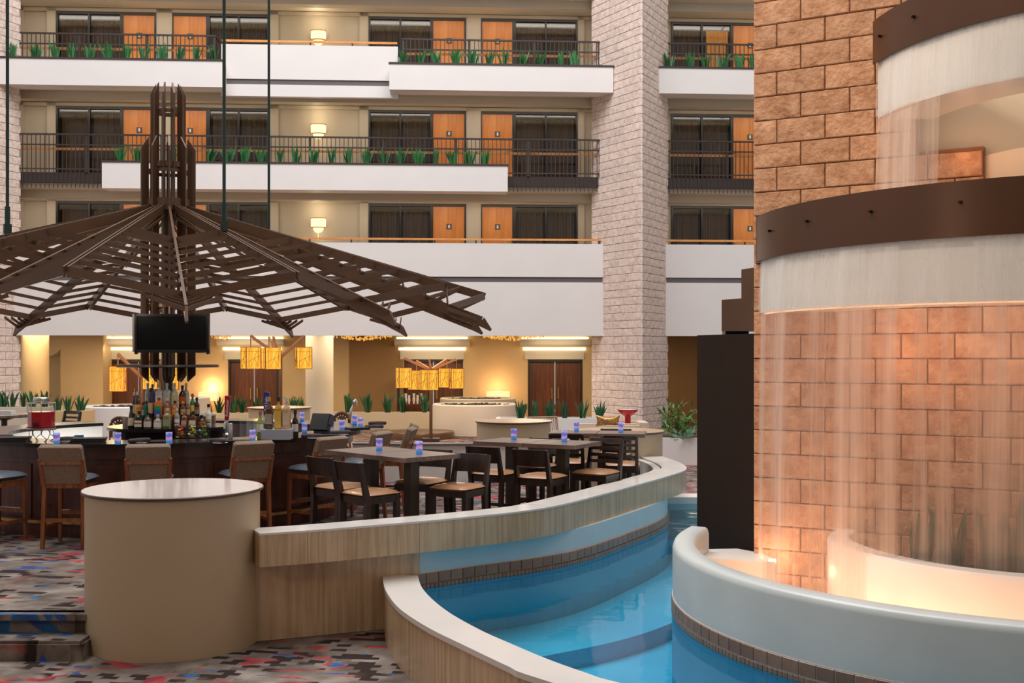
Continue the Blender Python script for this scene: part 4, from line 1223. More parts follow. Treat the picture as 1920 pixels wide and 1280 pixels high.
c1, r1 = ring('large lower fountain ring, brown metal band over a white plaster band', ((2.09, 9.5), (2.44, 8.26), (3.37, 7.37)), 2.86, 3.24, 2.42, [(1445, 433), (1515, 415), (1634, 397), (1801, 379)], 178, 305, 0.55)
c2, r2 = ring('upper fountain ring, brown metal band over a white plaster band at the top right', ((2.86, 9.0), (2.98, 8.22), (3.41, 7.53)), 4.36, 4.70, 3.93, [(1652, 68), (1715, 32)], 181, 305, 0.45)

falling_water('water_veil', (0.20, 0.82), (0.96, 0.84, 0.75))  # peach of the fountain lighting put into the veil's tint
falling_water('water_film', (0.10, 0.75), (0.95, 0.93, 0.92))
def veil(label, c, r, a0, a1, z0, z1, m):
    pa = arc_path(Vector((0, 0)), r, a0, a1, 90)
    vs = []
    rnd = random.Random(int(r * 100))
    nz = 8
    for p in pa:
        for j in range(nz + 1):
            z = (z1 - z0) * j / nz
            out = 0.06 * (1 - j / nz) ** 0.5
            d = p.normalized(); vs.append((p.x + d.x * out * 0.5, p.y + d.y * out * 0.5, z))
    n = nz + 1
    fs = [(i * n + j, (i + 1) * n + j, (i + 1) * n + j + 1, i * n + j + 1) for i in range(len(pa) - 1) for j in range(nz)]
    o = MB()._add(vs, fs).build('waterfall', m, None, 'all', (c.x, c.y, z0))
    return tag(o, label, 'water', None, 'stuff')
veil('wide veil of water falling from the large lower ring into the basin', c1, r1 - 0.02, 180.5, 304, 0.17, 2.43, 'water_veil')
veil('film of water running down the white band of the large ring', c1, r1 - 0.022, 180.5, 304, 2.42, 2.86, 'water_film')
veil('narrow veil of water falling from the left end of the upper ring', c2, r2 - 0.02, 183, 206, 3.25, 3.94, 'water_veil')
veil('film of water running down the white band of the upper ring', c2, r2 - 0.022, 183, 304, 3.93, 4.36, 'water_film')

# basin wall with waterline tiles
FC_, FR_ = Vector((3.98, 8.60)), 2.72
bs = thing('fountain_basin', 'curved pale grey basin wall of the fountain standing in the pool', 'fountain basin', (FC_.x, FC_.y, -0.9))
def prof_ribbon(path, prof):
    """sweep a closed profile (offset, z) along a plan path"""
    offs = [offset(path, w) for w, _ in prof]; n = len(prof); vs = []
    for i in range(len(path)):
        for k, (w, z) in enumerate(prof): vs.append((offs[k][i].x, offs[k][i].y, z))
    fs = [(i * n + k, (i + 1) * n + k, (i + 1) * n + (k + 1) % n, i * n + (k + 1) % n) for i in range(len(path) - 1) for k in range(n)]
    fs += [tuple(range(n)), tuple((len(path) - 1) * n + k for k in range(n - 1, -1, -1))]
    return MB()._add(vs, fs)
fp = arc_path(Vector((0, 0)), FR_, 154, 305, 96)
rp = [(0.0, 0.0), (0.0, 1.42), (0.012, 1.455), (0.035, 1.47), (0.155, 1.47), (0.178, 1.455), (0.19, 1.42), (0.19, 0.0)]
prof_ribbon(fp, rp).build('basin_wall', 'grey_plaster', bs, True)
q = MB(); ribbon(q, fp, -0.004, 0.01, 0.9 + 0.012, 0.9 + 0.16); q.build('grout', 'wall_white', bs)
fpo = arc_path(Vector((0, 0)), FR_ + 0.004, 160, 305, 96)
q = MB(); ribbon(q, fp, -0.003, 0.01, 0.05, 0.9 + 0.015); q.build('underwater_liner', 'pool_paint', bs)
tiles(bs, fpo, 0.131, TB, 0.066, False, 'tile', zoff=-0.9)
tiles(bs, fpo, 0.0437, TS, 0.020, False, 'small_tile', zoff=-0.9)
# inner wall of the fountain
ip = spline([W(0.42, -0.02)] + [(2.67, 9.30), (2.52, 8.95), (2.465, 8.58), (2.56, 8.06), (2.84, 7.55), (3.29, 7.19), (3.9, 7.03), (4.6, 7.05), (5.3, 7.3)], 8)[4:]
iw = thing('fountain_inner_wall', 'curved white inner wall of the fountain lit peach from below', 'fountain wall', (2.5, 8.5, 0.0))
prof_ribbon(rel(ip, iw), [(0.0, 0.0), (0.0, 0.60), (0.02, 0.63), (0.16, 0.63), (0.18, 0.60), (0.18, 0.0)]).build('inner_wall', 'fountain_plaster', iw, True)
q = MB(); q.prism([W(0.0, -0.5), W(3.3, -0.5), W(3.3, -0.02), W(0.0, -0.02)], 0, 0.30)
bp = [tuple(p) for p in offset(ip, 0.1)][6:]
pl = thing('planting_bed', 'planting bed inside the fountain behind the falling water', 'planting bed', (3.4, 8.0, 0.3))
q = MB(); pts = [(x - 3.4, y - 8.0) for x, y in bp] + [(W(3.3, 0)[0] - 3.4, W(3.3, 0)[1] - 8.0), (W(0.62, 0)[0] - 3.4, W(0.62, 0)[1] - 8.0)]
n = len(pts); q._add([(x, y, 0.12) for x, y in pts], [tuple(range(n))]); mat('soil', (70, 52, 38), 0.95, var=0.3, scale=30); q.build('soil', 'soil', pl)
for i, (s, b, h) in enumerate(((1.42, -0.32, 0.55), (1.68, -0.30, 0.60), (1.92, -0.42, 0.62), (2.12, -0.38, 0.66), (2.40, -0.45, 0.62))):
    x, y = W(s, b)
    snake_plant((x, y, 0.40), h, 0.22, 'big dark snake plant behind the falling water, %s from the left' % ORD[i], 'snake plants inside the fountain', 'leaf_dark', 900 + i, 9)
# short white block wall beside the dark panel
sb = MB()
sb.prism([(1.50, 9.80), (1.58, 9.42), (2.06, 9.22), (2.17, 9.24), (2.20, 9.32), (2.16, 9.62), (1.98, 9.86)], -0.2, 0.36)
o = sb.build('fountain_block', 'fountain_plaster'); tag(o, 'short white block wall under the dark panel at the foot of the stone pier', 'fountain wall')
# lit water in the basin
fwm = mat('basin_floor', (236, 214, 196), 0.5, var=0.05)
bpoly = [(p.x + FC_.x, p.y + FC_.y) for p in arc_path(Vector((0, 0)), FR_ - 0.1, 152, 292, 50)] + [W(3.4, 0), W(0, 0)]
q = MB()._add([(x, y, 0.05) for x, y in bpoly], [tuple(range(len(bpoly)))]); struct(q.build('floor', 'basin_floor'), 'pale floor of the fountain basin')
q = MB()._add([(x, y, 0.15) for x, y in bpoly], [tuple(range(len(bpoly)))]); struct(q.build('basin_water', 'pool_water_clear' if 'pool_water_clear' in MATS else glassy('pool_water_clear', (0.97, 0.97, 0.96), 0.25, 1.33)), 'shallow lit water in the fountain basin')
# underwater lamps of the fountain and uplights in the planting bed
for a_, pw in ((176, 5), (190, 8), (205, 9), (219, 9), (233, 8), (248, 8)):
    p = arc_path(FC_, 2.12, a_, a_, 1)[0]
    point('basin_lamp', (p.x, p.y, 0.26), pw * 0.78, PEACH, 0.14)
for s, b, pw in ((0.22, -0.20, 10), (1.1, -0.55, 7), (2.4, -0.7, 5)):
    x, y = W(s, b); point('uplight', (x, y, 0.34), pw, PEACH, 0.05)
for a_ in (190, 206, 222, 240):
    p = arc_path(c1, r1 - 0.75, a_, a_, 1)[0]; point('ring_lamp', (p.x, p.y, 2.10), 3, PEACH, 0.15)
for a_ in (190, 205, 222):
    p = arc_path(c2, r2 - 0.62, a_, a_, 1)[0]; point('ring_lamp', (p.x, p.y, 3.62), 0.9, PEACH, 0.12)

# dark panel and the two brown boxes left of the pier
mat('panel_dark', (42, 28, 19), 0.6, var=0.06, spec=0.2)
def slab(px0, Y0, px1, Y1, zt, zb, th, name, label, cat, m):
    a, b = Vector((at(px0, Y0), Y0)), Vector((at(px1, Y1), Y1)); d = (b - a).normalized(); n_ = Vector((-d.y, d.x))
    c = (a + b) / 2
    q = MB().prism([tuple(a - c), tuple(b - c), tuple(b - c + n_ * th), tuple(a - c + n_ * th)], zb - c.x * 0, zt)
    q.v = [(x, y, z - zb) for x, y, z in q.v]
    return tag(q.build(name, m, None, False, (c.x, c.y, zb)), label, cat)
slab(1307, 10.6, 1420, 9.75, 2.25, 0.0, 0.12, 'panel', 'tall dark brown panel standing left of the rust stone pier', 'panel', 'panel_dark')
slab(1353, 10.5, 1420, 10.0, 2.58, 2.285, 0.5, 'metal_box', 'wide brown metal box above the dark panel', 'box', 'bronze_metal')
slab(1390, 10.7, 1430, 10.3, 2.88, 2.56, 0.5, 'metal_box', 'narrow brown metal box on top, nearest the stone pier', 'box', 'bronze_metal')
o = MB().b2(-0.11, 0.11, -0.08, 0.08, 0, 0.06).build('bracket', 'black_frame', None, False, (at(1379, 10.6), 10.6, 2.235)); tag(o, 'small black bracket between the dark panel and the brown box', 'bracket')
# ------------------------------------------------------------------ round bar
wood('mahogany', (62, 30, 23), (96, 50, 36), 0.28, (6, 6, 0.8))
mat('counter_dark', (34, 28, 27), 0.20, var=0.1, scale=3, spec=0.28)
wood('walnut', (112, 62, 32), (158, 94, 52), 0.36, (16, 16, 1.4))
mat('woven', (142, 118, 98), 0.8, var=0.28, scale=90, bump=0.6, bscale=160)
mat('leather_blue', (92, 96, 104), 0.32, var=0.05)
mat('chrome', (210, 208, 204), 0.12, metal=1.0, var=0.03)
BX, BY = -4.60, 15.05
def ang(alpha): return R(alpha - 90)       # angle measured from the camera side of the bar
bar = thing('bar_counter', 'round bar with a glossy dark counter and mahogany front under the canopy', 'bar', (BX, BY, 0))
g0, g1 = ang(-135), ang(-135) + R(325)
MB().arc(1.98, 2.60, 1.03, 1.075, g0, g1, 96).build('counter_top', 'counter_dark', bar)
MB().arc(2.28, 2.36, 0.0, 1.03, g0, g1, 96).build('bar_front', 'mahogany', bar)
q = MB(); q.arc(2.36, 2.44, 0.90, 1.03, g0, g1, 96); q.arc(2.36, 2.40, 0.0, 0.12, g0, g1, 96); q.build('moulding', 'mahogany', bar)
for k in range(20):
    a = g0 + (g1 - g0) * (k + 0.5) / 20; d = (g1 - g0) / 20 * 0.40
    MB().arc(2.355, 2.378, 0.20, 0.82, a - d, a + d, 6).build('panel', 'mahogany', bar)
MB().arc(2.02, 2.10, 0.0, 1.03, g0, g0 + R(60), 30).build('inner_panel', 'white_paint', bar)['label'] = 'white inner face of the bar at the back'
MB().arc(2.02, 2.10, 0.0, 1.03, g0 + R(60), g1, 80).build('inner_panel', 'mahogany', bar)
for k_ in (-128, -112, -96): point('under_counter_light', (BX + 1.55 * math.sin(R(k_)), BY - 1.55 * math.cos(R(k_)), 0.75), 7, (0.96, 1.0, 0.95), 0.1)
MB().arc(2.50, 2.53, 0.17, 0.20, g0, g1, 96).build('foot_rail', 'brass', bar)
for dx_, dy_ in ((-0.5, -1.3), (0.6, -1.3), (1.7, -1.6)): point('bar_fill', (BX + dx_, BY + dy_, 2.75), 9, (1.0, 0.86, 0.68), 0.06)  # fill lights added under the canopy to brighten bottles and counter
isl = thing('bar_island', 'round stepped bottle island in the middle of the bar', 'bar island', (BX, BY, 0))
MB().lathe([(0.72, 0), (0.72, 1.08), (0.80, 1.08), (0.80, 1.12)], 56).build('lower_step', 'counter_dark', isl)
MB().lathe([(0.60, 1.12), (0.60, 1.26)], 48).build('middle_step', 'mahogany', isl)
MB().lathe([(0.38, 1.26), (0.38, 1.38)], 40).build('upper_step', 'mahogany', isl)
for k in range(12):
    a = 2 * PI * k / 12
    MB().box((0.72 * math.cos(a), 0.72 * math.sin(a), 0.6), (0.02, 0.33, 0.75), a).build('cabinet_door', 'mahogany', isl)

# ------------------------------------------------------------------ canopy
AP = 4.15
can = thing('canopy', 'star-shaped canopy of dark bronze slats hung over the bar', 'canopy', (BX - 0.02, BY, AP))
RR, RV, RT = 4.26, 3.87, 4.30
SR, SV = -1.23 / 4.26, -0.372
ca15, sa15 = math.cos(R(15)), math.sin(R(15))
def Rg(t, s): r = RR * t; return Vector((r * ca15, s * r * sa15, SR * r))
def Vl(t): r = RV * t; return Vector((r, 0, SV * r))
def plate(p, q, dep, th, drop=0.0):
    """thin plate standing on edge, its top edge from p to q"""
    h = Vector((0, 0, -dep / 2 - drop)); m = MB(); m.bar(p + h, q + h, th, dep); return m
base = []
ts = [0.4765 + (1 - 0.4765) * i / 7 for i in range(8)]
for s in (-1, 1):
    for i, t_ in enumerate(ts):
        dep = 0.088 if i == 7 else (0.085 if i == 0 else 0.048)
        base.append((plate(Rg(t_, s) - Vector((0, s * 0.02, 0)), Vl(t_), dep, 0.016), 'fascia' if i == 7 else 'slat'))
    rp0, rp1 = Rg(0.07, s), Rg(1.0, s)
    off = Vector((sa15, -s * ca15, 0)) * 0.022
    base.append((plate(rp0 + off, rp1 + off, 0.105, 0.018), 'ridge_beam'))
    base.append((plate(Vector((0.26, s * 0.03, -0.22)), Rg(0.4765, s) + Vector((0, 0, -0.16)), 0.03, 0.02), 'brace'))
    F0, F1 = Rg(1, s), Vl(1)
    for i in range(4):
        u = 0.08 + 0.085 * i; p = F1 + (F0 - F1) * u + Vector((0, 0, -0.015 * i))
        rq = RV + (RT - RV) * (i + 1) / 4.3; qv = Vector((rq, 0, SV * rq - 0.01))
        base.append((plate(p + Vector((0, 0, -0.06)), qv + Vector((0, 0, -0.02)), 0.042, 0.014), 'tip_slat'))
m = MB(); e0, e1 = Vector((0.25, 0, SV * 0.25)), Vector((RT, 0, SV * RT))
m.bar(e0 + Vector((0, 0, -0.055)), e1 + Vector((0, 0, -0.055)), 0.03, 0.13)
tip = Vector((RT + 0.13, 0, SV * (RT + 0.13) - 0.12))
m.bar(e1 + Vector((0, 0, -0.055)), tip, 0.03, 0.13, w2=0.028, h2=0.03)
base.append((m, 'rib'))
protos = [(mb.build(nm, 'bronze_metal', can), nm) for mb, nm in base]
A0 = 19.3
for k in range(12):
    rz = R(A0 + 30 * k - 90)
    for o, nm in protos:
        if k == 0: o.rotation_euler = (0, 0, rz)
        else: inst(o, can, (0, 0, 0), rz, nm)
MB().arc(0.20, 0.30, -0.16, 0.0, 0, 2 * PI, 40).build('hub', 'bronze_metal', can)
# mast of upright plates
mast = thing('mast', 'slatted bronze mast rising through the canopy', 'mast', (BX - 0.02, BY, 1.38))
zb = 1.38
def fin(r0, r1, zi0, zo0, zi1, zo1, a, th=0.022):
    ca, sa = math.cos(a), math.sin(a); m = MB(); vs = []
    for sg in (-1, 1):
        for r, z in ((r0, zi0), (r1, zo0), (r1, zo1), (r0, zi1)): vs.append((r * ca - sg * th / 2 * sa, r * sa + sg * th / 2 * ca, z - zb))
    m._add(vs, [(0, 1, 2, 3), (7, 6, 5, 4), (0, 4, 5, 1), (1, 5, 6, 2), (2, 6, 7, 3), (3, 7, 4, 0)]); return m
for k in range(10):
    fin(0.155, 0.228, 1.72, 1.80, 5.70, 5.55, ang(A0 + 18 + 36 * k)).build('inner_fin', 'bronze_metal', mast)
    fin(0.265, 0.366, 1.71, 1.80, 4.97, 4.82, ang(A0 + 36 * k)).build('outer_fin', 'bronze_metal', mast)
for z, r, h in ((5.30, 0.165, 0.05), (4.58, 0.20, 0.07), (4.50, 0.26, 0.045), (2.70, 0.26, 0.05)):
    MB().arc(r - 0.012, r, z - zb, z + h - zb, 0, 2 * PI, 40).build('hoop', 'bronze_metal', mast)
MB().lathe([(0.06, 0), (0.06, 2.8)], 16).build('core_pole', 'dark_metal', mast, True)
MB().lathe([(0.02, 1.905 - zb), (0.655, 1.905 - zb), (0.665, 1.915 - zb), (0.655, 1.94 - zb), (0.02, 1.94 - zb)], 48, cap=False).build('round_shelf', 'dark_metal', mast)
# hangers
for a_, rr, lb in ((34.3, 2.14, 'dark green steel hanger rod holding the right front of the canopy'), (-55.7, 2.0, 'dark green steel hanger rod at the far left holding the canopy'), (154.3, 2.15, 'dark green steel hanger rod holding the back of the canopy')):
    x, y, z = BX - 0.02 + rr * math.sin(R(a_)), BY - rr * math.cos(R(a_)), AP + SR * rr
    mat('rod_green', (46, 62, 56), 0.35, metal=0.5, var=0.05)
    t = thing('hanger_rod', lb, 'rod', (x, y, z), 0, 'hanger rods of the canopy')
    MB().tube([(0, 0, 0.0), (0, 0, 9.5)], 0.02, 10).build('rod', 'rod_green', t)
    q = MB(); q.box((0, 0, 0.06), (0.09, 0.06, 0.12), ang(a_)); q.tube([(0, 0, 0.12), (0, 0, 0.34)], 0.032, 10); q.build('clevis', 'rod_green', t)
# television
Yt = 14.35
mat('screen_black', (9, 9, 10), 0.35, var=0.05, spec=0.12); mat('tv_frame', (22, 18, 18), 0.25, var=0.05); mat('tv_side', (150, 140, 132), 0.3, var=0.05)
x0, x1, zb_, zt_ = at(250, Yt), at(393, Yt), zat(664, Yt), zat(588, Yt)
tv = thing('television', 'black flat television facing us on the mast above the bottles', 'television', ((x0 + x1) / 2, Yt, zb_), R(-4))
w, h = (x1 - x0) / 2, zt_ - zb_
q = MB(); q.b2(-w, w, 0, 0.05, h - 0.03, h); q.b2(-w, w, 0, 0.05, 0.02, 0.06); q.b2(-w, -w + 0.03, 0, 0.05, 0, h); q.b2(w - 0.03, w, 0, 0.05, 0, h); q.b2(-w + 0.02, w - 0.02, 0.02, 0.09, 0.03, h - 0.02); q.build('casing', 'tv_frame', tv)
MB().b2(-w + 0.03, w - 0.03, 0.012, 0.02, 0.06, h - 0.03).build('screen', 'screen_black', tv)
MB().b2(-w - 0.035, -w - 0.002, 0.02, 0.09, 0.03, h - 0.0).build('side_trim', 'tv_side', tv)
MB().b2(-0.06, 0.06, 0.09, 0.45, h * 0.4, h * 0.6).build('wall_bracket', 'tv_frame', tv)

# ------------------------------------------------------------------ bar stools
def make_stool():
    t = thing('bar_stool', '', 'bar stool', (0, 0, 0), 0, 'upholstered stools round the bar')
    for sx in (-1, 1):
        m = MB(); m.bar((sx * 0.205, 0.20, 0.0), (sx * 0.195, 0.19, 0.66), 0.032, 0.032, w2=0.044, h2=0.044); m.build('leg', 'walnut', t)
        m = MB(); m.bar((sx * 0.215, -0.27, 0.0), (sx * 0.205, -0.22, 0.66), 0.036, 0.04, w2=0.046, h2=0.056); m.bar((sx * 0.205, -0.22, 0.64), (sx * 0.225, -0.315, 0.955), 0.046, 0.056, w2=0.034, h2=0.036); m.build('leg', 'walnut', t)
        MB().bar((sx * 0.205, -0.24, 0.225), (sx * 0.20, 0.20, 0.225), 0.022, 0.034).build('stretcher', 'walnut', t)
        MB().bar((sx * 0.20, -0.21, 0.645), (sx * 0.195, 0.20, 0.645), 0.028, 0.055).build('side_rail', 'walnut', t)
    MB().bar((-0.21, -0.25, 0.30), (0.21, -0.25, 0.30), 0.024, 0.042).build('stretcher', 'walnut', t)
    fr = MB().bar((-0.20, 0.195, 0.33), (0.20, 0.195, 0.33), 0.03, 0.05).build('foot_rest', 'walnut', t)
    MB().b2(-0.17, 0.17, 0.16, 0.215, 0.353, 0.360).build('foot_plate', 'chrome', fr)
    MB().bar((-0.20, -0.225, 0.665), (0.20, -0.225, 0.665), 0.03, 0.05).build('back_rail', 'walnut', t)
    MB().bar((-0.22, -0.312, 0.925), (0.22, -0.312, 0.925), 0.026, 0.06, up=(0, 0.3, 1)).build('back_rail', 'walnut', t)
    MB().cushion((0, 0.0, 0.725), (0.47, 0.46, 0.11), 6, 0.75).build('seat', 'leather_blue', t, 'all')
    # upholstered back, two pads leaning backwards
    m = MB(); m.bar((0, -0.215, 0.70), (0, -0.285, 0.945), 0.40, 0.07, up=(0, 1, 0.28)); m.build('backrest', 'woven', t)
    def slab_(p, q, w, th, nm):
        m = MB(); p, q = Vector(p), Vector(q); d = (q - p).normalized(); n_ = Vector((0, d.z, -d.y)); b = 0.02
        vs, fs = [], []
        prof = [(-th / 2, 0.0 + b), (-th / 2 + b * 0.6, 0), (th / 2 - b * 0.6, 0), (th / 2, b), (th / 2, 1 - b), (th / 2 - b * 0.6, 1), (-th / 2 + b * 0.6, 1), (-th / 2, 1 - b)]
        xs = [(-w / 2, 0.75), (-w / 2 + 0.02, 1.0), (w / 2 - 0.02, 1.0), (w / 2, 0.75)]
        for x, k in xs:
            for a_, f in prof:
                f2 = 0.5 + (f - 0.5) * (0.90 if k < 1 else 1); c = p + d * (q - p).length * f2 + n_ * a_ * k
                vs.append((x, c.y, c.z))
        n = len(prof)
        for i in range(3):
            for k in range(n): fs.append((i * n + k, i * n + (k + 1) % n, (i + 1) * n + (k + 1) % n, (i + 1) * n + k))
        fs += [tuple(range(n)), tuple(3 * n + k for k in range(n - 1, -1, -1))]
        m._add(vs, fs); return m.build(nm, 'woven', t, True)
    slab_((0, -0.205, 0.74), (0, -0.345, 1.105), 0.46, 0.085, 'head_cushion')
    return t
stool0 = make_stool()
SL = [(-23, 'grey-seated wood bar stool cut by the left edge of the picture'), (-4, 'wood bar stool with woven back left of the foreground drum'), (13, 'wood bar stool with woven back rising behind the left half of the foreground drum'), (33.3, 'wood bar stool with woven back rising behind the right edge of the foreground drum'),
      (52, 'wood bar stool behind the left end of the nearest dining table'), (70, 'wood bar stool behind the nearest table, its back beside a pale blue candle holder'), (86, 'bar stool seen edge-on right of the bar, the nearer of two'), (100, 'bar stool seen edge-on right of the bar, the farther of two')]
for i, (a_, lb) in enumerate(SL):
    rr = 2.84 if a_ < 80 else 2.95
    x, y = BX + rr * math.sin(R(a_)), BY - rr * math.cos(R(a_))
    rz = R(a_ + (5 if a_ == -4 else 0))     # forward (+y) turns towards the middle of the bar
    if i == 0: stool0.location = (x, y, 0); stool0.rotation_euler = (0, 0, rz); stool0['label'] = lb
    else: dup(stool0, (x, y, 0), rz, lb)

# ------------------------------------------------------------------ dining chairs and tables
wood('dark_chair_wood', (34, 22, 18), (54, 36, 28), 0.35, (14, 14, 1.5))
mat('tan_leather', (166, 122, 88), 0.22, var=0.06)
wood('table_wood', (100, 80, 70), (132, 110, 97), 0.30, (2.2, 14, 2.2))
mat('table_post', (66, 54, 44), 0.4, var=0.05)
def make_chair(kind):
    t = thing('dining_chair', '', 'chair', (0, 0, 0), 0, 'tall dark wood chairs round the tables')
    hb = 1.03 if kind == 'S' else 1.08
    for sx in (-1, 1):
        MB().bar((sx * 0.195, 0.18, 0), (sx * 0.195, 0.18, 0.66), 0.05, 0.05).build('leg', 'dark_chair_wood', t)
        m = MB(); m.bar((sx * 0.20, -0.225, 0), (sx * 0.20, -0.185, 0.66), 0.044, 0.05, w2=0.044, h2=0.062); m.bar((sx * 0.20, -0.185, 0.64), (sx * 0.20, -0.275, hb), 0.044, 0.062, w2=0.034, h2=0.034); m.build('leg', 'dark_chair_wood', t)
        MB().bar((sx * 0.195, -0.2, 0.26), (sx * 0.195, 0.18, 0.26), 0.022, 0.035).build('stretcher', 'dark_chair_wood', t)
    MB().bar((-0.2, 0.18, 0.32), (0.2, 0.18, 0.32), 0.022, 0.035).build('stretcher', 'dark_chair_wood', t)
    MB().bar((-0.2, -0.21, 0.20), (0.2, -0.21, 0.20), 0.022, 0.035).build('stretcher', 'dark_chair_wood', t)
    q = MB(); q.b2(-0.215, 0.215, 0.165, 0.20, 0.625, 0.695); q.b2(-0.215, 0.215, -0.20, -0.17, 0.625, 0.695); q.b2(-0.215, -0.185, -0.18, 0.18, 0.625, 0.695); q.b2(0.185, 0.215, -0.18, 0.18, 0.625, 0.695); q.b2(-0.2, 0.2, -0.18, 0.18, 0.675, 0.695); q.build('apron', 'dark_chair_wood', t)
    MB().cushion((0, 0.01, 0.712), (0.45, 0.44, 0.085), 6, 0.62).build('seat', 'tan_leather', t, 'all')
    def board(z0, z1, nm, th=0.020):
        m = MB(); n = 8; vs, fs = [], []
        for i in range(n + 1):
            x = -0.195 + 0.39 * i / n; bow = -0.028 * (1 - (2 * i / n - 1) ** 2)
            for z in (z0, z1):
                y = -0.185 - 0.09 * (z - 0.65) / (hb - 0.65) + bow
                vs += [(x, y - th / 2, z), (x, y + th / 2, z)]
        for i in range(n):
            a, b = 4 * i, 4 * i + 4
            fs += [(a, b, b + 2, a + 2), (a + 1, a + 3, b + 3, b + 1), (a + 2, b + 2, b + 3, a + 3), (a, a + 1, b + 1, b)]
        fs += [(0, 2, 3, 1), (4 * n, 4 * n + 1, 4 * n + 3, 4 * n + 2)]
        m._add(vs, fs); m.build(nm, 'dark_chair_wood', t)
    if kind == 'S': board(0.845, 1.03, 'backrest', 0.022)
    else:
        board(1.03, 1.085, 'top_rail', 0.022)
        for z in (0.80, 0.875, 0.95): board(z, z + 0.038, 'back_slat', 0.016)
    return t
CS = make_chair('S'); CL = make_chair('L')
def rz_of(fx, fy): return math.atan2(-fx, fy)
CH = [('S', -1.76, 11.54, .69, .73, 'dark tan-seated chair at the left end of the nearest table, beside the stool'),
      ('S', -1.40, 11.02, .70, .72, 'dark chair with a tan seat nearest to us, just over the low wall'),
      ('S', -0.97, 12.02, -.45, -.89, 'dark chair on the far side of the nearest table'),
      ('S', -0.55, 11.50, -.50, -.86, 'dark solid-back chair at the right end of the nearest table, facing left'),
      ('S', -0.20, 12.90, .487, .873, 'dark solid-back chair at the left half of the middle table, seat towards right'),
      ('S', 0.33, 12.50, .487, .873, 'dark solid-back chair at the near side of the middle table, its back towards us'),
      ('S', 0.28, 13.72, -.487, -.873, 'dark chair on the far side of the middle table, its seat under the table'),
      ('L', 0.98, 12.97, -.50, -.86, 'dark ladder-back chair at the right end of the middle table'),
      ('L', 1.36, 13.92, .16, .987, 'dark ladder-back chair at the near side of the far table, its back towards us'),
      ('L', 0.72, 14.22, .16, .987, 'dark ladder-back chair at the left half of the far table, half hidden'),
      ('S', 1.42, 15.50, -.16, -.987, 'dark chair beyond the far table, only its top rail in view')]
used = {}
for k, x, y, fx, fy, lb in CH:
    src = CS if k == 'S' else CL
    if k not in used: used[k] = 1; src.location = (x, y, 0); src.rotation_euler = (0, 0, rz_of(fx, fy)); src['label'] = lb
    else: dup(src, (x, y, 0), rz_of(fx, fy), lb)
dup(CL, (at(112, 19.6), 19.6, 0.0), R(150), 'black slat-back chair far back at the left, in front of the tan planter box', 'chairs of the far left table')
def table(cx, cy, ax, size, label, zt=1.05, dep=None):
    dep = dep or size
    t = thing('dining_table', label, 'table', (cx, cy, 0), math.atan2(ax[1], ax[0]), 'square tables beside the pool')
    MB().b2(-size / 2, size / 2, -dep / 2, dep / 2, zt - 0.045, zt).build('table_top', 'table_wood', t)
    MB().box((0, 0, (zt - 0.045) / 2 + 0.01), (0.115, 0.115, zt - 0.065), R(0)).build('post', 'table_post', t)
    q = MB(); q.box((0, 0, 0.015), (0.55, 0.09, 0.03)); q.box((0, 0, 0.015), (0.09, 0.55, 0.03)); q.build('foot', 'table_post', t)
    q = MB(); q.box((0, 0, zt - 0.06), (0.4, 0.08, 0.03)); q.build('top_bracket', 'table_post', t)
    return t
d1 = (-.696, .718); n1 = (.70, .714)
def off(p, a, s, b=(0, 0), r=0): return (p[0] + a[0] * s + b[0] * r, p[1] + a[1] * s + b[1] * r)
NB = (-1.047, 10.99)
cB = off(NB, d1, .34, n1, .36); cA = off(NB, d1, 1.03, n1, .37)
table(cB[0], cB[1], d1, 0.68, 'nearest square wood table, right half of the pair nearest to us', dep=0.74)
table(cA[0], cA[1], d1, 0.68, 'square wood table, left half of the pair nearest to us', dep=0.74)
d2, n2 = (-.873, .487), (.487, .873)
ND = (.71, 12.57); cD = off(ND, d2, .335, n2, .36); cC = off(ND, d2, 1.01, n2, .35)
table(cD[0], cD[1], d2, 0.66, 'square wood table, right half of the middle pair', dep=0.72)
table(cC[0], cC[1], d2, 0.66, 'square wood table, left half of the middle pair', dep=0.70)
d3, n3 = (-.987, .16), (.16, .987)
NE = (1.71, 14.40); cE = off(NE, d3, .315, n3, .32); cF = off(NE, d3, .945, n3, .33)
table(cE[0], cE[1], d3, 0.62, 'square wood table, right half of the farthest pair', dep=0.64)
table(cF[0], cF[1], d3, 0.62, 'square wood table, left half of the farthest pair', dep=0.64)
t = thing('dining_table', 'round brown table at the far left beyond the bar', 'table', (at(8, 19.4), 19.4, 0))
MB().lathe([(0.46, 1.0), (0.47, 1.01), (0.47, 1.045), (0.46, 1.055)], 40).build('table_top', 'table_wood', t); MB().lathe([(0.28, 0), (0.28, 0.03), (0.05, 0.05), (0.05, 0.94), (0.22, 1.0)], 24).build('post', 'table_post', t)
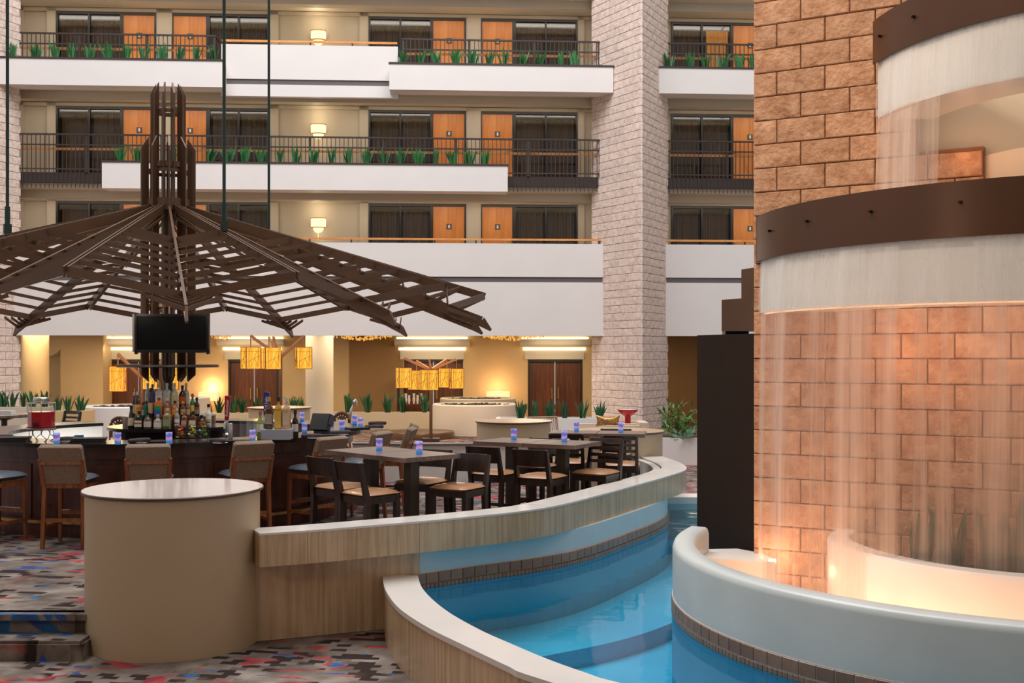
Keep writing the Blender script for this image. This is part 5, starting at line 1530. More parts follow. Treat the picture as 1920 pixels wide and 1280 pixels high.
# ------------------------------------------------------------------ candle holders
def candle_mat():
    m, nt, N, L, P = nodes_of('candle_glass')
    tc = N.new('ShaderNodeTexCoord'); sx = N.new('ShaderNodeSeparateXYZ'); L.new(tc.outputs['Object'], sx.inputs[0])
    n = N.new('ShaderNodeTexNoise'); n.inputs['Scale'].default_value = 26; n.inputs['Detail'].default_value = 2
    oi = N.new('ShaderNodeObjectInfo'); ad = N.new('ShaderNodeVectorMath'); ad.operation = 'ADD'
    s_ = N.new('ShaderNodeVectorMath'); s_.operation = 'SCALE'; s_.inputs[0].default_value = (9, 5, 7); L.new(oi.outputs['Random'], s_.inputs['Scale'])
    L.new(tc.outputs['Object'], ad.inputs[0]); L.new(s_.outputs[0], ad.inputs[1]); L.new(ad.outputs[0], n.inputs['Vector'])
    a = N.new('ShaderNodeMath'); a.operation = 'MULTIPLY_ADD'; a.inputs[1].default_value = 0.07; L.new(n.outputs['Fac'], a.inputs[0]); L.new(sx.outputs['Z'], a.inputs[2])
    r = N.new('ShaderNodeMapRange'); r.inputs['From Min'].default_value = 0.035; r.inputs['From Max'].default_value = 0.165; L.new(a.outputs[0], r.inputs['Value'])
    cr = N.new('ShaderNodeValToRGB'); e = cr.color_ramp.elements
    e[0].position = 0; e[0].color = (*lin((40, 120, 196)), 1); e[1].position = 1; e[1].color = (*lin((196, 190, 240)), 1)
    for p, c in ((0.30, (84, 138, 206)), (0.42, (214, 156, 190)), (0.52, (208, 160, 206)), (0.62, (116, 118, 210)), (0.8, (98, 104, 200))):
        k = e.new(p); k.color = (*lin(c), 1)
    L.new(r.outputs['Result'], cr.inputs['Fac']); L.new(cr.outputs['Color'], P.inputs['Base Color']); L.new(cr.outputs['Color'], P.inputs['Emission Color'])
    P.inputs['Emission Strength'].default_value = 0.45; P.inputs['Roughness'].default_value = 0.15
    MATS['candle_glass'] = m
candle_mat()
emis('flame', (255, 190, 150), 3.0)
mat('wax', (240, 226, 214), 0.6, var=0.03)
def make_candle():
    t = thing('candle_holder', '', 'candle holder', (0, 0, 0), 0, 'blue glass candle holders')
    MB().lathe([(0.030, 0), (0.034, 0.004), (0.036, 0.130), (0.033, 0.130), (0.031, 0.01), (0.0, 0.01)], 20, cap=False).build('glass', 'candle_glass', t, True)
    MB().lathe([(0.022, 0.01), (0.022, 0.045)], 12).build('candle', 'wax', t)
    MB().sphere((0, 0, 0.062), 0.007, 0.007, 0.016, 8, 6).build('flame', 'flame', t, 'all')
    return t
cn0 = None
def candle(px, Y, z, lb):
    global cn0
    if cn0 is None:
        cn0 = make_candle(); cn0.location = (at(px, Y), Y, z); cn0['label'] = lb
    else: dup(cn0, (at(px, Y), Y, z), random.uniform(0, 6), lb)
TZ, CZ = 1.05, 1.075
def Yon(py, z): return (EYE - z) * F_PX / (py - HORIZON)
for px, py, z, lb in ((711, 844.5, TZ, 'pale blue candle holder on the nearest table, the left one'), (786, 851, TZ, 'deep blue candle holder on the nearest table, the right one'),
                      (963.5, 824, TZ, 'blue candle holder on the middle table, the left one'), (1058, 828, TZ, 'lilac candle holder on the middle table, the right one'),
                      (1081, 809, TZ, 'blue candle holder on the far table, the left one'), (1164, 810.5, TZ, 'pale candle holder on the far table, the right one'),
                      (106, 833, CZ, 'blue candle holder on the bar right of the red drink dispenser'), (221, 833, CZ, 'blue candle holder on the bar between two menus, left of the bottles'), (317, 832, CZ, 'blue candle holder on the bar in front of the middle of the bottles'),
                      (473.5, 827, CZ, 'blue candle holder on the bar left of the green wine bottle'), (571, 811, CZ, 'blue candle holder on the bar right of the dark wine bottle'), (641, 807, CZ, 'blue candle holder on the bar right of the cash register'),
                      (676, 800, CZ, 'pale candle holder near the right end of the bar'), (665, 795, CZ, 'blue candle holder at the back of the right end of the bar'), (622, 793, CZ, 'pale blue candle holder just behind the cash register'), (566, 789, CZ, 'small blue candle holder on the far bar left of the cash register')):
    candle(px, Yon(py, z), z, lb)
# ------------------------------------------------------------------ bottles
BCOL = {}
def bmat(rgb, clear=False):
    nm = 'bottle_%d_%d_%d' % rgb
    if nm not in MATS: mat(nm, rgb, 0.10, var=0.18, scale=18, spec=0.6)
    return nm
def lmat(rgb):
    nm = 'label_%d_%d_%d' % rgb
    if nm not in MATS: mat(nm, rgb, 0.55, var=0.12, scale=50)
    return nm
PROF = {'tall': [(0.40, 0), (0.44, 0.02), (0.44, 0.60), (0.40, 0.66), (0.20, 0.76), (0.17, 0.80), (0.17, 0.93)],
        'wine': [(0.40, 0), (0.42, 0.02), (0.42, 0.56), (0.38, 0.64), (0.19, 0.73), (0.16, 0.78), (0.16, 0.95)],
        'square': [(0.46, 0), (0.50, 0.02), (0.50, 0.62), (0.46, 0.68), (0.20, 0.76), (0.17, 0.80), (0.17, 0.92)],
        'squat': [(0.48, 0), (0.53, 0.03), (0.53, 0.52), (0.46, 0.62), (0.22, 0.72), (0.19, 0.76), (0.19, 0.90)],
        'taper': [(0.50, 0), (0.52, 0.03), (0.46, 0.36), (0.30, 0.62), (0.19, 0.78), (0.17, 0.94)],
        'carton': [(0.48, 0), (0.50, 0.01), (0.50, 0.74), (0.44, 0.76), (0.18, 0.80), (0.17, 0.94)]}
def bottle(px, Y, z, kind, h, w, body, lab, cap, lb, group, band=None, labz=(0.14, 0.48), text=None):
    t = thing('bottle', lb, 'bottle', (at(px, Y), Y, z), 0, group)
    n = 4 if kind in ('square', 'carton') else 20
    pr = [(r * w * (1.25 if n == 4 and r > 0.3 else 1), f * h) for r, f in PROF[kind]]
    if n == 4:
        q = MB(); vs, fs = [], []
        N_ = 16
        for r, zz in pr:
            for i in range(N_):
                a = 2 * PI * (i + 0.5) / N_; sq = 1.0 if r < 0.3 * w else min(1.0 / max(abs(math.cos(a)), abs(math.sin(a))), 1.28) * 0.8
                vs.append((r * sq * math.cos(a), r * sq * math.sin(a), zz))
        for j in range(len(pr) - 1):
            for i in range(N_): fs.append((j * N_ + i, j * N_ + (i + 1) % N_, (j + 1) * N_ + (i + 1) % N_, (j + 1) * N_ + i))
        fs += [tuple(range(N_ - 1, -1, -1)), tuple((len(pr) - 1) * N_ + i for i in range(N_))]
        q._add(vs, fs); q.build('glass', bmat(body), t, True)
    else: MB().lathe(pr, n).build('glass', bmat(body), t, True)
    if cap: MB().lathe([(0.21 * w, 0.86 * h), (0.22 * w, 0.87 * h), (0.21 * w, h)], 14).build('cap', lmat(cap), t, True)
    if lab:
        rl = max(r for r, f in pr) + 0.0012
        if n == 4: q = MB().b2(-rl * 0.72, rl * 0.72, -rl * 0.83, -rl * 0.80, labz[0] * h, labz[1] * h)
        else:
            q = MB(); vs = []
            rl2 = rl if kind != 'taper' else rl * 0.95
            for i in range(13):
                a = -PI / 2 + R(-75 + 150 * i / 12)
                vs += [(rl2 * math.cos(a), rl2 * math.sin(a), labz[0] * h), (rl2 * (1 if kind != 'taper' else 0.86) * math.cos(a), rl2 * (1 if kind != 'taper' else 0.86) * math.sin(a), labz[1] * h)]
            q._add(vs, [(2 * i, 2 * i + 2, 2 * i + 3, 2 * i + 1) for i in range(12)])
        lo = q.build('label', lmat(lab), t)
        if band:
            rb = rl * (0.84 if n == 4 else 1.0) + 0.0015
            for (f0, f1, bc) in band:
                if n == 4: q = MB().b2(-rl * 0.72, rl * 0.72, -rb, -rb + 0.001, f0 * h, f1 * h)
                else:
                    q = MB(); vs = []
                    for i in range(11):
                        a = -PI / 2 + R(-60 + 120 * i / 10); vs += [(rb * math.cos(a), rb * math.sin(a), f0 * h), (rb * math.cos(a), rb * math.sin(a), f1 * h)]
                    q._add(vs, [(2 * i, 2 * i + 2, 2 * i + 3, 2 * i + 1) for i in range(10)])
                q.build('label_band', lmat(bc), lo)
    return t
def Yring(px, r):
    """depth of the front of a ring of radius r about the bar centre, seen at this column"""
    k = (px - 960) / F_PX; A = k * k + 1; B = -2 * (k * BX + BY); C = BX * BX + BY * BY - r * r
    return (-B - math.sqrt(max(B * B - 4 * A * C, 0))) / (2 * A)
G0 = 'bottles on the bar island'
FRONT = [(246, 'taper', 760, .088, (40, 26, 22), (206, 186, 158), (30, 22, 18), 'near-black cream liqueur bottle with an oval label, leftmost of the front row', None),
         (261, 'square', 770, .10, (24, 40, 30), (226, 214, 190), (26, 60, 40), 'dark green squat bottle with a cream label and red stripe, second in the front row', [(.30, .36, (190, 40, 44))]),
         (277, 'squat', 773, .095, (92, 84, 78), (214, 206, 186), (40, 34, 30), 'grey squat bottle with a cream label in the front row', None),
         (296, 'squat', 777, .10, (150, 146, 138), (226, 222, 214), (206, 198, 180), 'clear squat tequila bottle with a round stopper in the front row', None),
         (314, 'square', 765, .10, (134, 126, 84), (150, 158, 120), (206, 206, 200), 'olive glass bottle with a green pointed label in the front row', None),
         (332, 'tall', 765, .078, (160, 150, 136), (236, 230, 222), (220, 216, 210), 'clear bottle with a tall white label in the front row', [(.26, .30, (40, 36, 50))]),
         (346, 'square', 771, .072, (120, 72, 50), (206, 170, 140), (150, 130, 110), 'amber whiskey bottle right of the white-label bottle in the front row', None),
         (362, 'square', 771, .095, (92, 50, 30), (238, 230, 214), (36, 26, 24), 'brown square whiskey bottle with a white label in the front row', None),
         (378, 'squat', 778, .105, (58, 36, 26), (232, 120, 40), (40, 30, 26), 'dark round bottle with an orange label in the front row', [(.28, .36, (40, 40, 60))]),
         (391, 'wine', 757, .088, (240, 236, 232), (244, 240, 234), (28, 24, 24), 'white coconut rum bottle with a black cap, rightmost of the front row', [(.26, .36, (226, 180, 70)), (.20, .24, (50, 80, 140))])]
for px, k, yt, w, b, l, c, lb, bd in FRONT:
    Y = Yring(px, 0.72)
    bottle(px, Y, 1.12, k, zat(yt, Y) - 1.12, w, b, l, c, lb, G0, bd)
MID = [(252, 'tall', 735, .07, (70, 52, 40), (220, 206, 176), (206, 200, 190), 'dark bottle with a silver cap at the left end of the middle row', None),
       (258, 'tall', 734, .075, (52, 40, 26), (206, 190, 120), (206, 200, 190), 'black bottle with a gold neck band, second in the middle row', None),
       (261, 'square', 753, .07, (214, 120, 60), (230, 150, 76), (196, 40, 44), 'orange-labelled bottle with a red cap in the middle row', None),
       (269, 'tall', 754, .08, (88, 96, 88), (206, 204, 190), (90, 40, 44), 'grey-green bottle with a pale label in the middle row', None),
       (274, 'tall', 752, .075, (30, 110, 66), (40, 130, 80), (30, 90, 60), 'green bottle in the middle row', None),
       (283, 'wine', 727, .082, (48, 26, 20), (206, 160, 132), (40, 26, 24), 'tall brown wine bottle with a tan label in the middle row', None),
       (298, 'carton', 745, .095, (226, 126, 50), (226, 126, 50), (150, 84, 50), 'rainbow-striped vodka bottle in the middle row', [(.38, .58, (30, 150, 90)), (.18, .38, (30, 100, 176)), (.02, .18, (110, 60, 130))]),
       (314, 'squat', 746, .095, (140, 76, 40), (196, 130, 80), (220, 214, 204), 'amber whiskey bottle with a clear stopper in the middle row', None),
       (328, 'squat', 751, .09, (176, 100, 40), (226, 150, 60), (60, 44, 36), 'orange-amber round bottle in the middle row', None),
       (343, 'tall', 752, .075, (110, 60, 36), (206, 170, 120), (206, 200, 60), 'brown bottle with a yellow cap in the middle row', None),
       (352, 'tall', 753, .07, (150, 90, 56), (214, 186, 150), (220, 190, 180), 'pale brown bottle in the middle row right of the yellow-capped one', None),
       (361, 'wine', 738, .08, (40, 110, 60), (226, 206, 90), (206, 70, 50), 'green whiskey bottle with a yellow label and red cap in the middle row', None),
       (369, 'tall', 745, .08, (36, 28, 30), (180, 60, 50), (40, 34, 34), 'black bottle with a red band, rightmost of the middle row', [(.14, .36, (120, 150, 150))])]
for px, k, yt, w, b, l, c, lb, bd in MID:
    Y = Yring(px, 0.50 if px in (252, 269, 274, 361, 352) else 0.54)
    bottle(px, Y, 1.26, k, zat(yt, Y) - 1.26, w, b, l, c, lb, G0, bd, (0.02, 0.78) if k == 'carton' else (0.14, 0.5))
BACK = [(277, 'tall', 718, .078, (206, 204, 200), None, (196, 196, 200), 'tall clear vodka bottle at the left end of the back row'),
        (286, 'tall', 720, .075, (40, 74, 156), None, (70, 110, 190), 'tall cobalt blue bottle in the back row'),
        (299, 'square', 719, .085, (220, 212, 206), (234, 226, 220), (206, 190, 180), 'clear bottle with a red seal in the back row', ),
        (313, 'square', 718, .085, (200, 196, 186), None, (206, 206, 206), 'clear square vodka bottle in the middle of the back row'),
        (327, 'squat', 718, .085, (206, 200, 180), (214, 200, 150), (210, 206, 200), 'clear round-shouldered bottle in the back row'),
        (342, 'squat', 722, .088, (40, 30, 32), (206, 90, 60), (40, 34, 34), 'black round-shouldered bottle with a red label in the back row'),
        (349, 'squat', 718, .080, (196, 180, 156), (220, 206, 180), (226, 214, 120), 'clear amber bottle with a pale cap, rightmost of the back row')]
for px, k, yt, w, b, l, c, lb in BACK:
    Y = Yring(px, 0.31)
    bottle(px, Y, 1.38, k, zat(yt, Y) - 1.38, w, b, l, c, lb, G0, None)
# wine and spirits at the right of the bar, riser
Yr = 13.25
mat('riser_grey', (176, 178, 186), 0.3, var=0.04)
t = thing('display_riser', 'pale grey riser block on the bar under three bottles', 'riser', (at(521, Yr), Yr, CZ))
w = at(548, Yr) - at(521, Yr)
MB().b2(-w, w, -0.14, 0.14, 0, 0.115).build('block', 'riser_grey', t)
G1 = 'bottles on the bar by the riser'
bottle(488, 13.2, CZ, 'wine', zat(769, 13.2) - CZ, .095, (150, 156, 84), (226, 220, 200), (206, 120, 104), 'pale green white-wine bottle standing left of the riser', G1, None, (0.26, 0.52))
bottle(553.5, 13.35, CZ, 'wine', zat(768, 13.35) - CZ, .09, (24, 22, 24), (214, 206, 200), (60, 40, 36), 'dark red-wine bottle standing right of the riser', G1, None, (0.24, 0.5))
zr = CZ + 0.115
bottle(505, Yr, zr, 'square', zat(744, Yr) - zr, .085, (92, 58, 40), (176, 160, 140), (206, 160, 60), 'brown bourbon bottle with a gold neck, left on the riser', G1, None, (0.16, 0.48))
bottle(522, Yr, zr, 'square', zat(744, Yr) - zr, .085, (190, 140, 50), (226, 180, 70), (40, 34, 32), 'gold-labelled bourbon bottle, middle of the riser', G1, None, (0.04, 0.58))
bottle(537.5, Yr, zr, 'square', zat(745, Yr) - zr, .088, (206, 170, 130), (220, 190, 160), (220, 220, 220), 'pale amber bourbon bottle, right on the riser', G1, None, (0.14, 0.5))
# garnish jars
mat('jar_glass_tint', (206, 206, 190), 0.08, var=0.05); glassy('jar_glass', (0.90, 0.92, 0.90), 0.03, 1.35)
mat('orange_fruit', (232, 130, 36), 0.5, var=0.15); mat('cherry', (190, 40, 60), 0.4, var=0.2); mat('lemon_fruit', (226, 206, 96), 0.5, var=0.15); mat('lime_fruit', (120, 150, 60), 0.5, var=0.2)
for px, ms, lb in ((340, ('orange_fruit', 'cherry'), 'square glass garnish jar of orange slices under cherries'), (362, ('lemon_fruit', 'lemon_fruit'), 'square glass garnish jar of lemon wedges'), (383, ('lime_fruit', 'lime_fruit'), 'square glass garnish jar of lime wedges')):
    Yj = 13.1; hj = zat(791, Yj) - CZ - 0.03
    t = thing('garnish_jar', lb, 'jar', (at(px, Yj), Yj, CZ), 0, 'garnish jars on the bar')
    w = 0.05
    q = MB(); q.b2(-w, w, -w, w, 0.03, 0.034); q.b2(-w, w, -w, -w + 0.004, 0.034, hj); q.b2(-w, w, w - 0.004, w, 0.034, hj); q.b2(-w, -w + 0.004, -w, w, 0.034, hj); q.b2(w - 0.004, w, -w, w, 0.034, hj); q.build('glass', 'jar_glass', t)
    rnd = random.Random(px); q = MB(); q2 = MB()
    for k in range(14): q.sphere((rnd.uniform(-.028, .028), rnd.uniform(-.028, .028), rnd.uniform(.05, .12)), .02, .02, .014, 8, 6)
    for k in range(8): q2.sphere((rnd.uniform(-.03, .03), rnd.uniform(-.03, .03), rnd.uniform(.125, .155)), .013, .013, .012, 8, 6)
    q.build('fruit', ms[0], t, 'all')['kind'] = 'stuff'; q2.build('fruit', ms[1], t, 'all')['kind'] = 'stuff'
    q = MB()
    for zz in (0.03, 0.10, 0.15):
        for s_ in (-1, 1): q.bar((-w - .006, s_ * (w + .006), zz), (w + .006, s_ * (w + .006), zz), .005, .005); q.bar((s_ * (w + .006), -w - .006, zz), (s_ * (w + .006), w + .006, zz), .005, .005)
    for sx in (-1, 1):
        for sy in (-1, 1): q.bar((sx * (w + .006), sy * (w + .006), 0), (sx * (w + .006), sy * (w + .006), .15), .005, .005)
    q.build('wire_rack', 'black_frame', t)
# beer taps
mat('tap_red', (176, 30, 44), 0.3, var=0.05); mat('tap_blue', (44, 50, 140), 0.3, var=0.05); mat('white_print', (240, 236, 232), 0.5, var=0.02)
def tap(px, ytop, Y, m, lb, word, tilt):
    z0 = CZ; t = thing('beer_tap', lb, 'beer tap', (at(px, Y), Y, z0))
    zt = zat(ytop, Y) - z0; zh = zt - 0.30
    MB().lathe([(0.05, 0), (0.05, 0.01), (0.022, 0.03), (0.022, zh)], 16).build('column', 'chrome', t, True)
    MB().tube([(0, 0, zh - 0.02), (0, -0.10, zh - 0.03), (0, -0.12, zh - 0.10)], 0.012, 8).build('spout', 'chrome', t)
    q = MB(); q.bar((0, 0, zh), (tilt, -0.01, zt), 0.045, 0.03, up=(0, 1, 0), w2=0.075, h2=0.035); h = q.build('handle', m, t)
    fc = bpy.data.curves.new('lettering', 'FONT'); fc.body = word; fc.size = 0.050; fc.extrude = 0.0008; fc.align_x = 'CENTER'; fc.align_y = 'CENTER'
    fo = bpy.data.objects.new('lettering', fc); fo.parent = h; fo.location = (tilt * 0.52, -0.026, zh + (zt - zh) * 0.5)
    fo.rotation_euler = (PI / 2, -PI / 2 + math.atan2(tilt, zt - zh), 0); COL.objects.link(fo); bpy.context.view_layer.update()
    me = bpy.data.meshes.new_from_object(fo.evaluated_get(bpy.context.evaluated_depsgraph_get())); me.materials.clear(); me.materials.append(MATS['white_print'])
    fm = bpy.data.objects.new('lettering', me); fm.parent = h; fm.location = fo.location; fm.rotation_euler = fo.rotation_euler; COL.objects.link(fm); bpy.data.objects.remove(fo); fm.name = 'lettering'
tap(425, 742, 13.9, 'tap_red', 'red beer tap handle with white lettering', 'Budweiser', 0.02)
tap(498, 735, 14.6, 'tap_blue', 'dark blue beer tap handle with white lettering behind the bourbon bottles', 'Bud Light', 0.02)
o = MB().lathe([(0.034, 0), (0.034, 0.01), (0.028, 0.012), (0.03, 0.195), (0.026, 0.2)], 20).build('shaker', 'chrome', None, True, (at(432, 13.0), 13.0, CZ)); tag(o, 'chrome cylinder on the bar in front of the red tap', 'shaker')
# cash register
Yp = 14.2
mat('register_grey', (58, 64, 66), 0.35, var=0.06); mat('register_dark', (34, 36, 38), 0.3, var=0.06)
t = thing('cash_register', 'dark grey touch-screen cash register on the bar seen from behind', 'cash register', (at(603, Yp), Yp, CZ), R(-25))
q = MB(); q.bar((-0.03, -0.02, 0.04), (-0.03, 0.06, 0.24), 0.26, 0.06, up=(0, 1, 0)); q.build('screen', 'register_dark', t)
q = MB(); q.bar((0.03, 0.04, 0.10), (0.03, 0.09, 0.23), 0.16, 0.10, up=(0, 1, 0)); q.build('rear_housing', 'register_grey', t)
q = MB(); q.b2(-0.12, 0.12, 0.0, 0.20, 0, 0.03); q.b2(-0.05, 0.05, 0.04, 0.12, 0.03, 0.14); q.build('stand', 'register_grey', t)
# drink dispenser
Yd = 12.85; xd = at(77.5, Yd)
glassy('dispenser_glass', (0.90, 0.91, 0.90), 0.02, 1.4)
mat('red_drink', (206, 30, 50), 0.12, var=0.06, spec=0.5)
z1 = zat(803.5, Yd); zt = zat(755, Yd)
t = thing('drink_dispenser', 'glass drink dispenser of red punch with a black tap on the bar', 'drink dispenser', (xd, Yd, z1))
r = (at(101, Yd) - at(54, Yd)) / 2; h = zt - z1
def octo(r_, z0_, z1_): return [(r_ * math.cos(2 * PI * (i + .5) / 8), r_ * math.sin(2 * PI * (i + .5) / 8)) for i in range(8)]
MB().prism(octo(r * 0.99, 0, 0), 0.006, h * 0.66).build('punch', 'red_drink', t)
q = MB(); p8 = octo(r * 1.04, 0, 0); q._add([(x, y, 0) for x, y in p8] + [(x, y, h) for x, y in p8] + [(x * 0.62, y * 0.62, h + 0.01) for x, y in p8], [(i, (i + 1) % 8, 8 + (i + 1) % 8, 8 + i) for i in range(8)] + [(8 + i, 8 + (i + 1) % 8, 16 + (i + 1) % 8, 16 + i) for i in range(8)] + [tuple(range(7, -1, -1))]); q.build('glass', 'dispenser_glass', t)
mat('glass_edge', (214, 216, 208), 0.1, var=0.03, spec=0.6)
q = MB()
for i in range(8):
    (xa, ya), (xb, yb) = p8[i], p8[(i + 1) % 8]
    q.bar((xa, ya, h * 0.66), (xa, ya, h), 0.006, 0.006); q.bar((xa, ya, h), (xb, yb, h), 0.008, 0.010); q.bar((xa, ya, 0.004), (xb, yb, 0.004), 0.008, 0.008)
    q.bar((xa, ya, h), (xa * 0.62, ya * 0.62, h + 0.012), 0.006, 0.006)
q.build('glass_rim', 'glass_edge', t)
MB().lathe([(r * 0.60, h + 0.005), (r * 0.62, h + 0.012), (r * 0.62, h + 0.055), (r * 0.58, h + 0.062)], 24).build('lid', 'chrome', t, True)
q = MB(); q.tube([(0, -r, 0.05), (0, -r - 0.05, 0.05)], 0.014, 10); q.b2(-0.012, 0.012, -r - 0.055, -r - 0.03, 0.02, 0.085); q.build('tap', 'black_frame', t)
t = thing('wire_stand', 'black wrought wire stand under the red drink dispenser', 'stand', (xd, Yd, CZ))
hs = z1 - CZ; q = MB()
for zz in (hs - 0.008, hs + 0.02):
    for i in range(24):
        a, b = 2 * PI * i / 24, 2 * PI * (i + 1) / 24; q.bar((r * 1.1 * math.cos(a), r * 1.1 * math.sin(a), zz), (r * 1.1 * math.cos(b), r * 1.1 * math.sin(b), zz), 0.007, 0.007)
q.build('ring', 'black_frame', t)
for k in range(4):
    a = PI / 4 + PI / 2 * k; ca, sa = math.cos(a), math.sin(a)
    for s_ in (-1, 1):
        pts = []
        for j in range(26):
            u = j / 25; zz = hs * (1 - u)
            rr = r * (0.78 + 0.06 * math.sin(u * 5) + (0.32 * math.sin((u - 0.5) * 2 * PI) if u > 0.5 else 0)); sd = s_ * (0.02 + 0.028 * math.sin(u * PI * 1.5))
            pts.append((rr * ca - sd * sa, rr * sa + sd * ca, max(zz, 0.004)))
        MB().tube(pts, 0.0042, 6).build('leg', 'black_frame', t)
# menus, napkins, plates on the bar
mat('menu_black', (36, 32, 34), 0.4, var=0.08); mat('napkin_brown', (74, 58, 58), 0.8, var=0.12, scale=20); mat('plate_white', (232, 230, 230), 0.15, var=0.02); mat('card_blue', (40, 130, 200), 0.4, var=0.05)
def menu(px, Y, rz, lb, w=0.36, d=0.24, n=2):
    t = thing('menu_folder', lb, 'menu', (at(px, Y), Y, CZ), rz, 'black menu folders on the bar')
    for k in range(n): MB().box((0.01 * k, 0.008 * k, 0.009 + 0.016 * k), (w, d, 0.014), 0.05 * k).build('cover', 'menu_black', t)
def napkin(px, Y, rz, lb, z=CZ):
    t = thing('rolled_napkin', lb, 'napkin', (at(px, Y), Y, z), rz, 'rolled brown napkins on the bar')
    MB().tube([(-0.13, 0, 0.024), (-0.11, 0, 0.026), (0.0, 0.004, 0.030), (0.11, 0, 0.03), (0.125, 0, 0.026)], [0.018, 0.026, 0.028, 0.026, 0.012], 10).build('cloth', 'napkin_brown', t, 'all')
    MB().lathe([(0.07, 0), (0.085, 0.006), (0.083, 0.008), (0.0, 0.004)], 24, (0.02, 0.02, 0)).build('plate', 'plate_white', t, True)
menu(22, 12.9, R(10), 'black menu folders stacked at the left end of the bar', n=3)
napkin(4, 13.2, R(10), 'rolled brown napkin at the far left end of the bar')
napkin(124, 12.85, R(25), 'rolled brown napkin right of the drink dispenser')
menu(164, 12.75, R(8), 'black menu folders between the drink dispenser and the bottles', n=3)
o = MB().box((0, 0, 0.02), (0.10, 0.06, 0.04), 0.2).build('card_box', 'card_blue', None, False, (at(148, 13.3), 13.3, CZ)); tag(o, 'small bright blue box behind the menu folders on the bar', 'box')
napkin(262, 12.62, R(40), 'rolled brown napkin on a plate left of the middle candle holder')
menu(290, 12.75, R(6), 'black menu folder in front of the bottles', n=1)
napkin(408, 12.6, R(-35), 'rolled brown napkin on a plate in front of the garnish jars')
menu(440, 12.85, R(12), 'black menu folder under the chrome cylinder', n=1, d=0.2)
napkin(585, 13.35, R(-6), 'rolled brown napkin left of the cash register')
menu(613, 13.75, R(20), 'black menu folder beside the cash register', n=1, w=0.3)
napkin(640, 13.95, R(4), 'rolled brown napkin in front of the cash register')
menu(668, 14.9, R(30), 'black menu folder near the right end of the bar', n=2, w=0.3)
napkin(702, 15.1, R(0), 'rolled brown napkin at the right end of the bar, the nearer of two')
napkin(708, 15.9, R(0), 'rolled brown napkin at the right end of the bar, the farther of two')
# papers on the far left table
q = MB()
for k in range(6): q.box((random.uniform(-.01, .01), random.uniform(-.01, .01), 0.006 + 0.011 * k), (0.24, 0.18, 0.010), random.uniform(-.05, .05))
o = q.build('paper_stack', 'plate_white', None, False, (at(12, 19.3), 19.3, 1.056)); tag(o, 'stack of white papers on the far left table', 'papers')

# ------------------------------------------------------------------ lounge beyond the tables
mat('gold_cloth', (160, 118, 66), 0.35, metal=0.35, var=0.5, scale=24)
mat('red_gloss', (190, 24, 34), 0.2, var=0.05); mat('sofa_beige', (206, 186, 164), 0.8, var=0.06); mat('wicker', (176, 140, 116), 0.7, var=0.3, scale=60)
Yl = 22.0
sf = thing('sofa', 'beige sofa beyond the far table with a gold cushion', 'sofa', (at(1140, Yl), Yl, LOW))
zs = zat(800, Yl) - LOW
q = MB(); q.b2(-0.55, 0.75, 0, 0.8, 0.1, zs - 0.16); q.build('seat', 'sofa_beige', sf)
MB().b2(0.62, 0.80, 0, 0.8, 0.1, zs + 0.08).build('arm', 'sofa_beige', sf); MB().b2(-0.55, 0.80, 0.62, 0.8, 0.1, zs + 0.02).build('backrest', 'sofa_beige', sf)
MB().b2(-0.02, 0.62, -0.02, 0.15, zs - 0.16, zs + 0.02).build('seat_cushion', 'sofa_beige', sf)
q = MB(); q.cushion((0, 0, 0), (0.52, 0.34, 0.20), 6, 0.35)
q.v = [(x * (1 - 0.16 * (1 - (y / 0.17) ** 2)), z * 0.9, y * 0.72 * (1 - 0.30 * (1 - (x / 0.26) ** 2))) for x, y, z in q.v]
o = q.build('cushion', 'gold_cloth', None, 'all', (at(1142, Yl), Yl + 0.25, zat(790, Yl))); tag(o, 'shiny gold cushion on the beige sofa', 'cushion')
Yw = 23.0
t = thing('pedestal_bowl', 'red pedestal table with a wide bowl-shaped top in front of the stone pillar', 'pedestal', (at(1177, Yw), Yw, zat(806, Yw)))
hh = zat(767, Yw) - zat(806, Yw)
MB().lathe([(0.02, 0), (0.075, 0), (0.065, 0.02), (0.06, hh * 0.6), (0.065, hh * 0.68), (0.12, hh * 0.75), (0.205, hh * 0.93), (0.212, hh)], 28, cap=False).build('bowl', 'red_gloss', t, True)
MB().lathe([(0.0, hh * 0.97), (0.2, hh * 0.985), (0.19, hh)], 28, cap=False).build('top', 'plate_white', t, True)
o = MB().b2(-0.35, 0.45, -0.3, 0.3, 0, zat(806, Yw) - LOW).build('side_table', 'wall_white', None, False, (at(1177, Yw), Yw, LOW)); tag(o, 'pale block table under the red pedestal bowl', 'table')
Yk = 21.0
wc = thing('wicker_chair', 'woven back of a pale wicker chair behind the middle drum pedestal', 'chair', (at(1020, Yk), Yk, LOW), R(20))
zk = zat(782, Yk) - LOW
q = MB()
for k in range(15): q.tube([(-0.30 + 0.042 * k, 0, 0.5), (-0.28 + 0.038 * k, 0.06, zk)], 0.010, 6)
q.build('back_cane', 'wicker', wc)['kind'] = 'stuff'
MB().tube([(-0.32, 0, 0.5), (-0.30, 0.06, zk), (0.28, 0.06, zk), (0.33, 0, 0.5)], 0.018, 8).build('frame', 'wicker', wc)
MB().b2(-0.32, 0.32, -0.5, 0.02, 0.42, 0.5).build('seat', 'sofa_beige', wc)
for sx in (-0.28, 0.28):
    for sy in (-0.45, -0.02): MB().b2(sx - 0.02, sx + 0.02, sy - 0.02, sy + 0.02, 0, 0.42).build('leg', 'wicker', wc)
